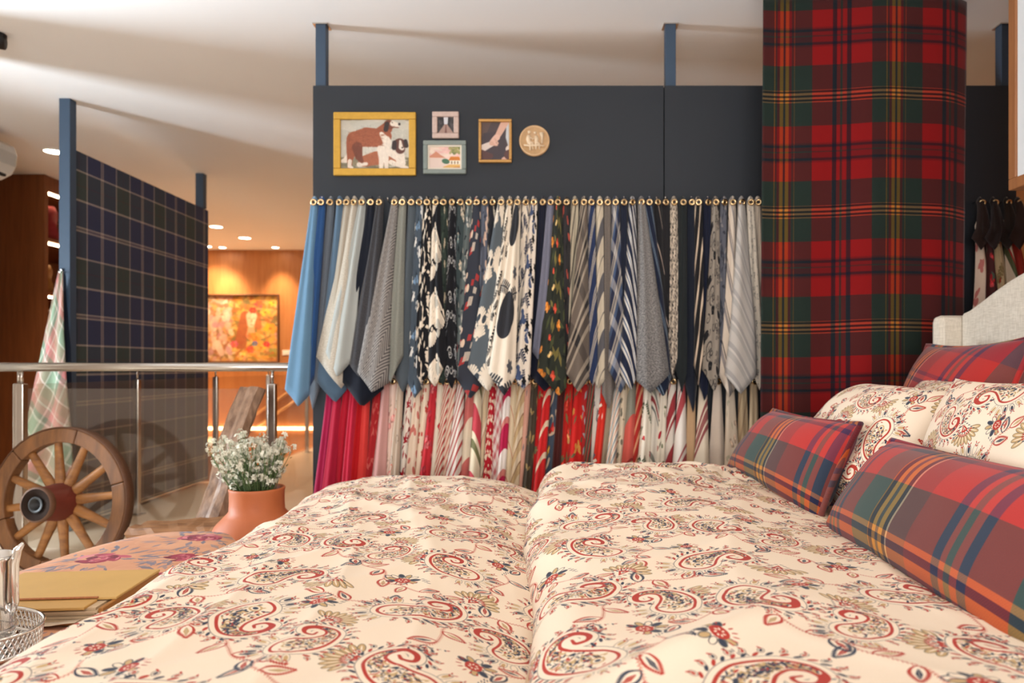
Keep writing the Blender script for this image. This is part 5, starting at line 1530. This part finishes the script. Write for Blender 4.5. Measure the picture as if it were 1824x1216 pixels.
MB().tube([(.044, 0, .075), (.052, 0, .06), (.058, 0, .08), (.056, 0, .12), (.056, 0, .15), (.062, 0, .176), (.072, 0, .188)], [.005, .006, .006, .007, .0075, .007, .003], 10).build('handle', CHROME, jg, smooth=True)
MB().tube([(math.cos(q) * .0475, math.sin(q) * .0475, .03) for q in np.linspace(0, 2 * PI, 33)[:-1]], .0016, 6, closed=True).build('foot_band', CHROME, jg, smooth=True)

# ------------------------------------------------------------------ left background
cab = thing('shelf_cabinet', 'tall dark wood cabinet with lit shelves at the far left', 'cabinet', (-4.6, 6.6, 0))
CXF = -4.2
part(MB().box(-5.1, CXF, 5.94, 5.985, 0, CEIL - .002), 'side_panel', WOODCAB, cab)
part(MB().box(-5.1, -5.06, 5.985, 7.6, 0, CEIL - .002), 'back_panel', WOODCAB, cab)
part(MB().box(-5.1, CXF, 7.6, 7.645, 0, CEIL - .002), 'side_panel', WOODCAB, cab)
part(MB().box(-5.06, CXF - .002, 5.985, 7.6, 2.47, CEIL - .004), 'top_box', WOODCAB, cab)
WSTR = emis('shelf_strip', (1.0, .78, .5, 1), 12)
for z in (2.455, 2.03, 1.574, 1.254, .8, .4):
    if z < 2.4: part(MB().box(-5.06, CXF - .01, 5.985, 7.6, z + .02, z + .05), 'shelf', WOODCAB, cab)
    if z > .9:
        part(MB().box(CXF - .05, CXF - .02, 5.99, 7.58, z, z + .014), 'light_strip', WSTR, cab)
def folded(nm, label, x0, x1, y0, y1, z0, z1, mat, cat):
    m = MB(); n = 10
    for j in range(8):
        for i in range(n):
            q = 2 * PI * i / n; t = j / 7
            w_ = .8 + .2 * math.sin(PI * t) - .25 * max(0, t - .8) * 4
            m.v.append(((x0 + x1) / 2 + math.cos(q) * (x1 - x0) / 2 * w_ + .02 * math.sin(7 * t + i), (y0 + y1) / 2 + math.sin(q) * (y1 - y0) / 2 * w_ + .01 * math.sin(9 * t + 2 * i), z0 + (z1 - z0) * t))
    m.f = [(j * n + i, j * n + (i + 1) % n, (j + 1) * n + (i + 1) % n, (j + 1) * n + i) for j in range(7) for i in range(n)] + [tuple(range(n))[::-1], tuple(70 + i for i in range(n))]
    o = m.build(nm, mat, None, smooth=True); tag(o, label, cat); return o
folded('red_bag', 'dark red stuffed cloth bag on the top lit shelf', -4.42, -4.22, 6.0, 6.22, 2.081, 2.37, plain('bag_red', S(150, 36, 40), .8, var=.4, scale=10), 'bag')
folded('amber_ornament', 'small amber and dark ornament on the second lit shelf', -4.40, -4.24, 6.0, 6.16, 1.625, 1.86, plain('amber', S(176, 122, 60), .6, var=.7, scale=14), 'ornament')
folded('dark_basket', 'dark woven basket on the third lit shelf', -4.42, -4.23, 6.0, 6.2, 1.305, 1.48, plain('basket_dark', S(80, 44, 30), .8, var=.5, scale=40, bump=.5), 'basket')

# air conditioner high on the left wall
ac = thing('air_conditioner', 'white wall air conditioner near the ceiling at the left edge', 'air conditioner', (-3.88, 4.5, 2.28))
prof = [(-3.878, 2.54), (-3.74, 2.54), (-3.685, 2.51), (-3.668, 2.45), (-3.675, 2.38), (-3.71, 2.32), (-3.78, 2.285), (-3.878, 2.28)]
m = MB(); n = len(prof)
for y in (4.05, 4.93): m.v += [(x, y, z) for x, z in prof]
m.f = [(i, (i + 1) % n, n + (i + 1) % n, n + i) for i in range(n)] + [tuple(range(n))[::-1], tuple(range(n, 2 * n))]
part(m, 'body', WHITEP, ac, bevel=.012)
part(MB().box(-3.735, -3.715, 4.10, 4.88, 2.300, 2.322), 'outlet_slot', BLACKM, ac)
m = MB(); m.v = [(-3.667, 4.07, 2.455), (-3.664, 4.07, 2.458), (-3.664, 4.91, 2.458), (-3.667, 4.91, 2.455), (-3.674, 4.07, 2.375), (-3.671, 4.07, 2.372), (-3.671, 4.91, 2.372), (-3.674, 4.91, 2.375)]
m.f = [(0, 1, 2, 3), (1, 5, 6, 2), (4, 7, 6, 5), (0, 3, 7, 4), (0, 4, 5, 1), (3, 2, 6, 7)]
part(m, 'front_flap', plain('ac_flap', S(214, 210, 202), .4), ac)

# black spotlight at the very left
sp_ = P(-8, 72, 3.42)
sl = thing('black_spotlight', 'small black ceiling spotlight cut off by the left edge', 'spotlight', (sp_.x, sp_.y, CEIL))
part(MB().lathe([(.0001, -.002), (.045, -.002), (.045, -.014), (.0001, -.015)], 20, c=(sp_.x, sp_.y, CEIL)), 'ceiling_base', BLACKM, sl, smooth=True)
part(MB().tube([(sp_.x, sp_.y, CEIL - .01), (sp_.x, sp_.y, sp_.z)], .007, 8), 'stem', BLACKM, sl)
part(MB().tube([(sp_.x - .06, sp_.y - .02, sp_.z + .005), (sp_.x + .035, sp_.y + .01, sp_.z - .004)], [.036, .036], 18), 'lamp_head', BLACKM, sl, smooth=True)

# plaid throw and navy cloth hanging at the near edge of the blue partition
def hang(nm, label, cat, left, right, Y, mat, fold=.02, nfold=3.0, hookz=True):
    nv, nu = 30, 24
    m = MB(); m.uv = []
    ly = [p[1] for p in left]; lx = [p[0] for p in left]; ry = [p[1] for p in right]; rx = [p[0] for p in right]
    for j in range(nv):
        t = j / (nv - 1); y = ly[0] + (ly[-1] - ly[0]) * t
        a, b = np.interp(y, ly, lx), np.interp(y, ry, rx)
        for i in range(nu):
            s = i / (nu - 1)
            p = P(a + (b - a) * s, y, Y)
            p.y += fold * math.sin(2 * PI * nfold * s + 2 * t) * (.3 + t)
            m.v.append(tuple(p)); m.uv.append((s * .34, p.z))
    m.f = grid(nu, nv)
    e = P((lx[0] + rx[0]) / 2, ly[0], Y)
    t = thing(nm, label, cat, e)
    part(m, 'cloth', mat, t, smooth=True, solid=.003)
    part(MB().tube([(e.x, Y - .01, e.z - .01), (e.x, Y + .05, e.z)], .004, 6), 'peg', STEEL, t)
    return t
TH_ = [(6, S(150, 174, 150)), (1, S(236, 230, 220)), (2, S(120, 140, 124)), (3, S(214, 140, 140)), (.8, S(240, 220, 210)), (2, S(206, 150, 140)), (4, S(168, 140, 120)), (.8, S(240, 236, 226))]
hang('plaid_throw', 'pale green and pink plaid throw hanging at the near edge of the blue partition', 'throw', [(104, 482), (80, 590), (60, 680), (35, 800), (12, 930)], [(112, 482), (113, 590), (117, 680), (124, 760), (134, 930)], 4.20,
     tartan('throw_tartan', TH_, TH_, .26, .30, (.1, .2), .55, .5, 600, .2, .2), .014, 2.0)
hang('navy_cloth', 'narrow navy cloth hanging between the plaid throw and the blue partition', 'cloth', [(108, 478), (108, 560), (110, 930)], [(113, 478), (126, 620), (131, 930)], 4.245, solidcloth('navy_cloth', S(24, 32, 48)), .006, 1.0)

# colourful painting and light switch on the far wood wall
framed('large colourful oil painting of a woman among flowers on the far wood wall', 338, 498, 524, 646, 3, plain('thin_frame', S(96, 60, 34), .5), pic_flora(), Y=9.845, dep=.04, name='oil_painting')
a = P(511, 628, 9.845)
sw = thing('light_switch', 'small white light switch on the far wood wall right of the painting', 'switch', a)
part(MB().box(a.x - .06, a.x + .06, 9.835, 9.849, a.z - .035, a.z + .035), 'plate', WHITEP, sw, bevel=.003)
part(MB().box(a.x - .02, a.x + .02, 9.829, 9.836, a.z - .018, a.z + .018), 'rocker', WHITEP, sw, bevel=.002)
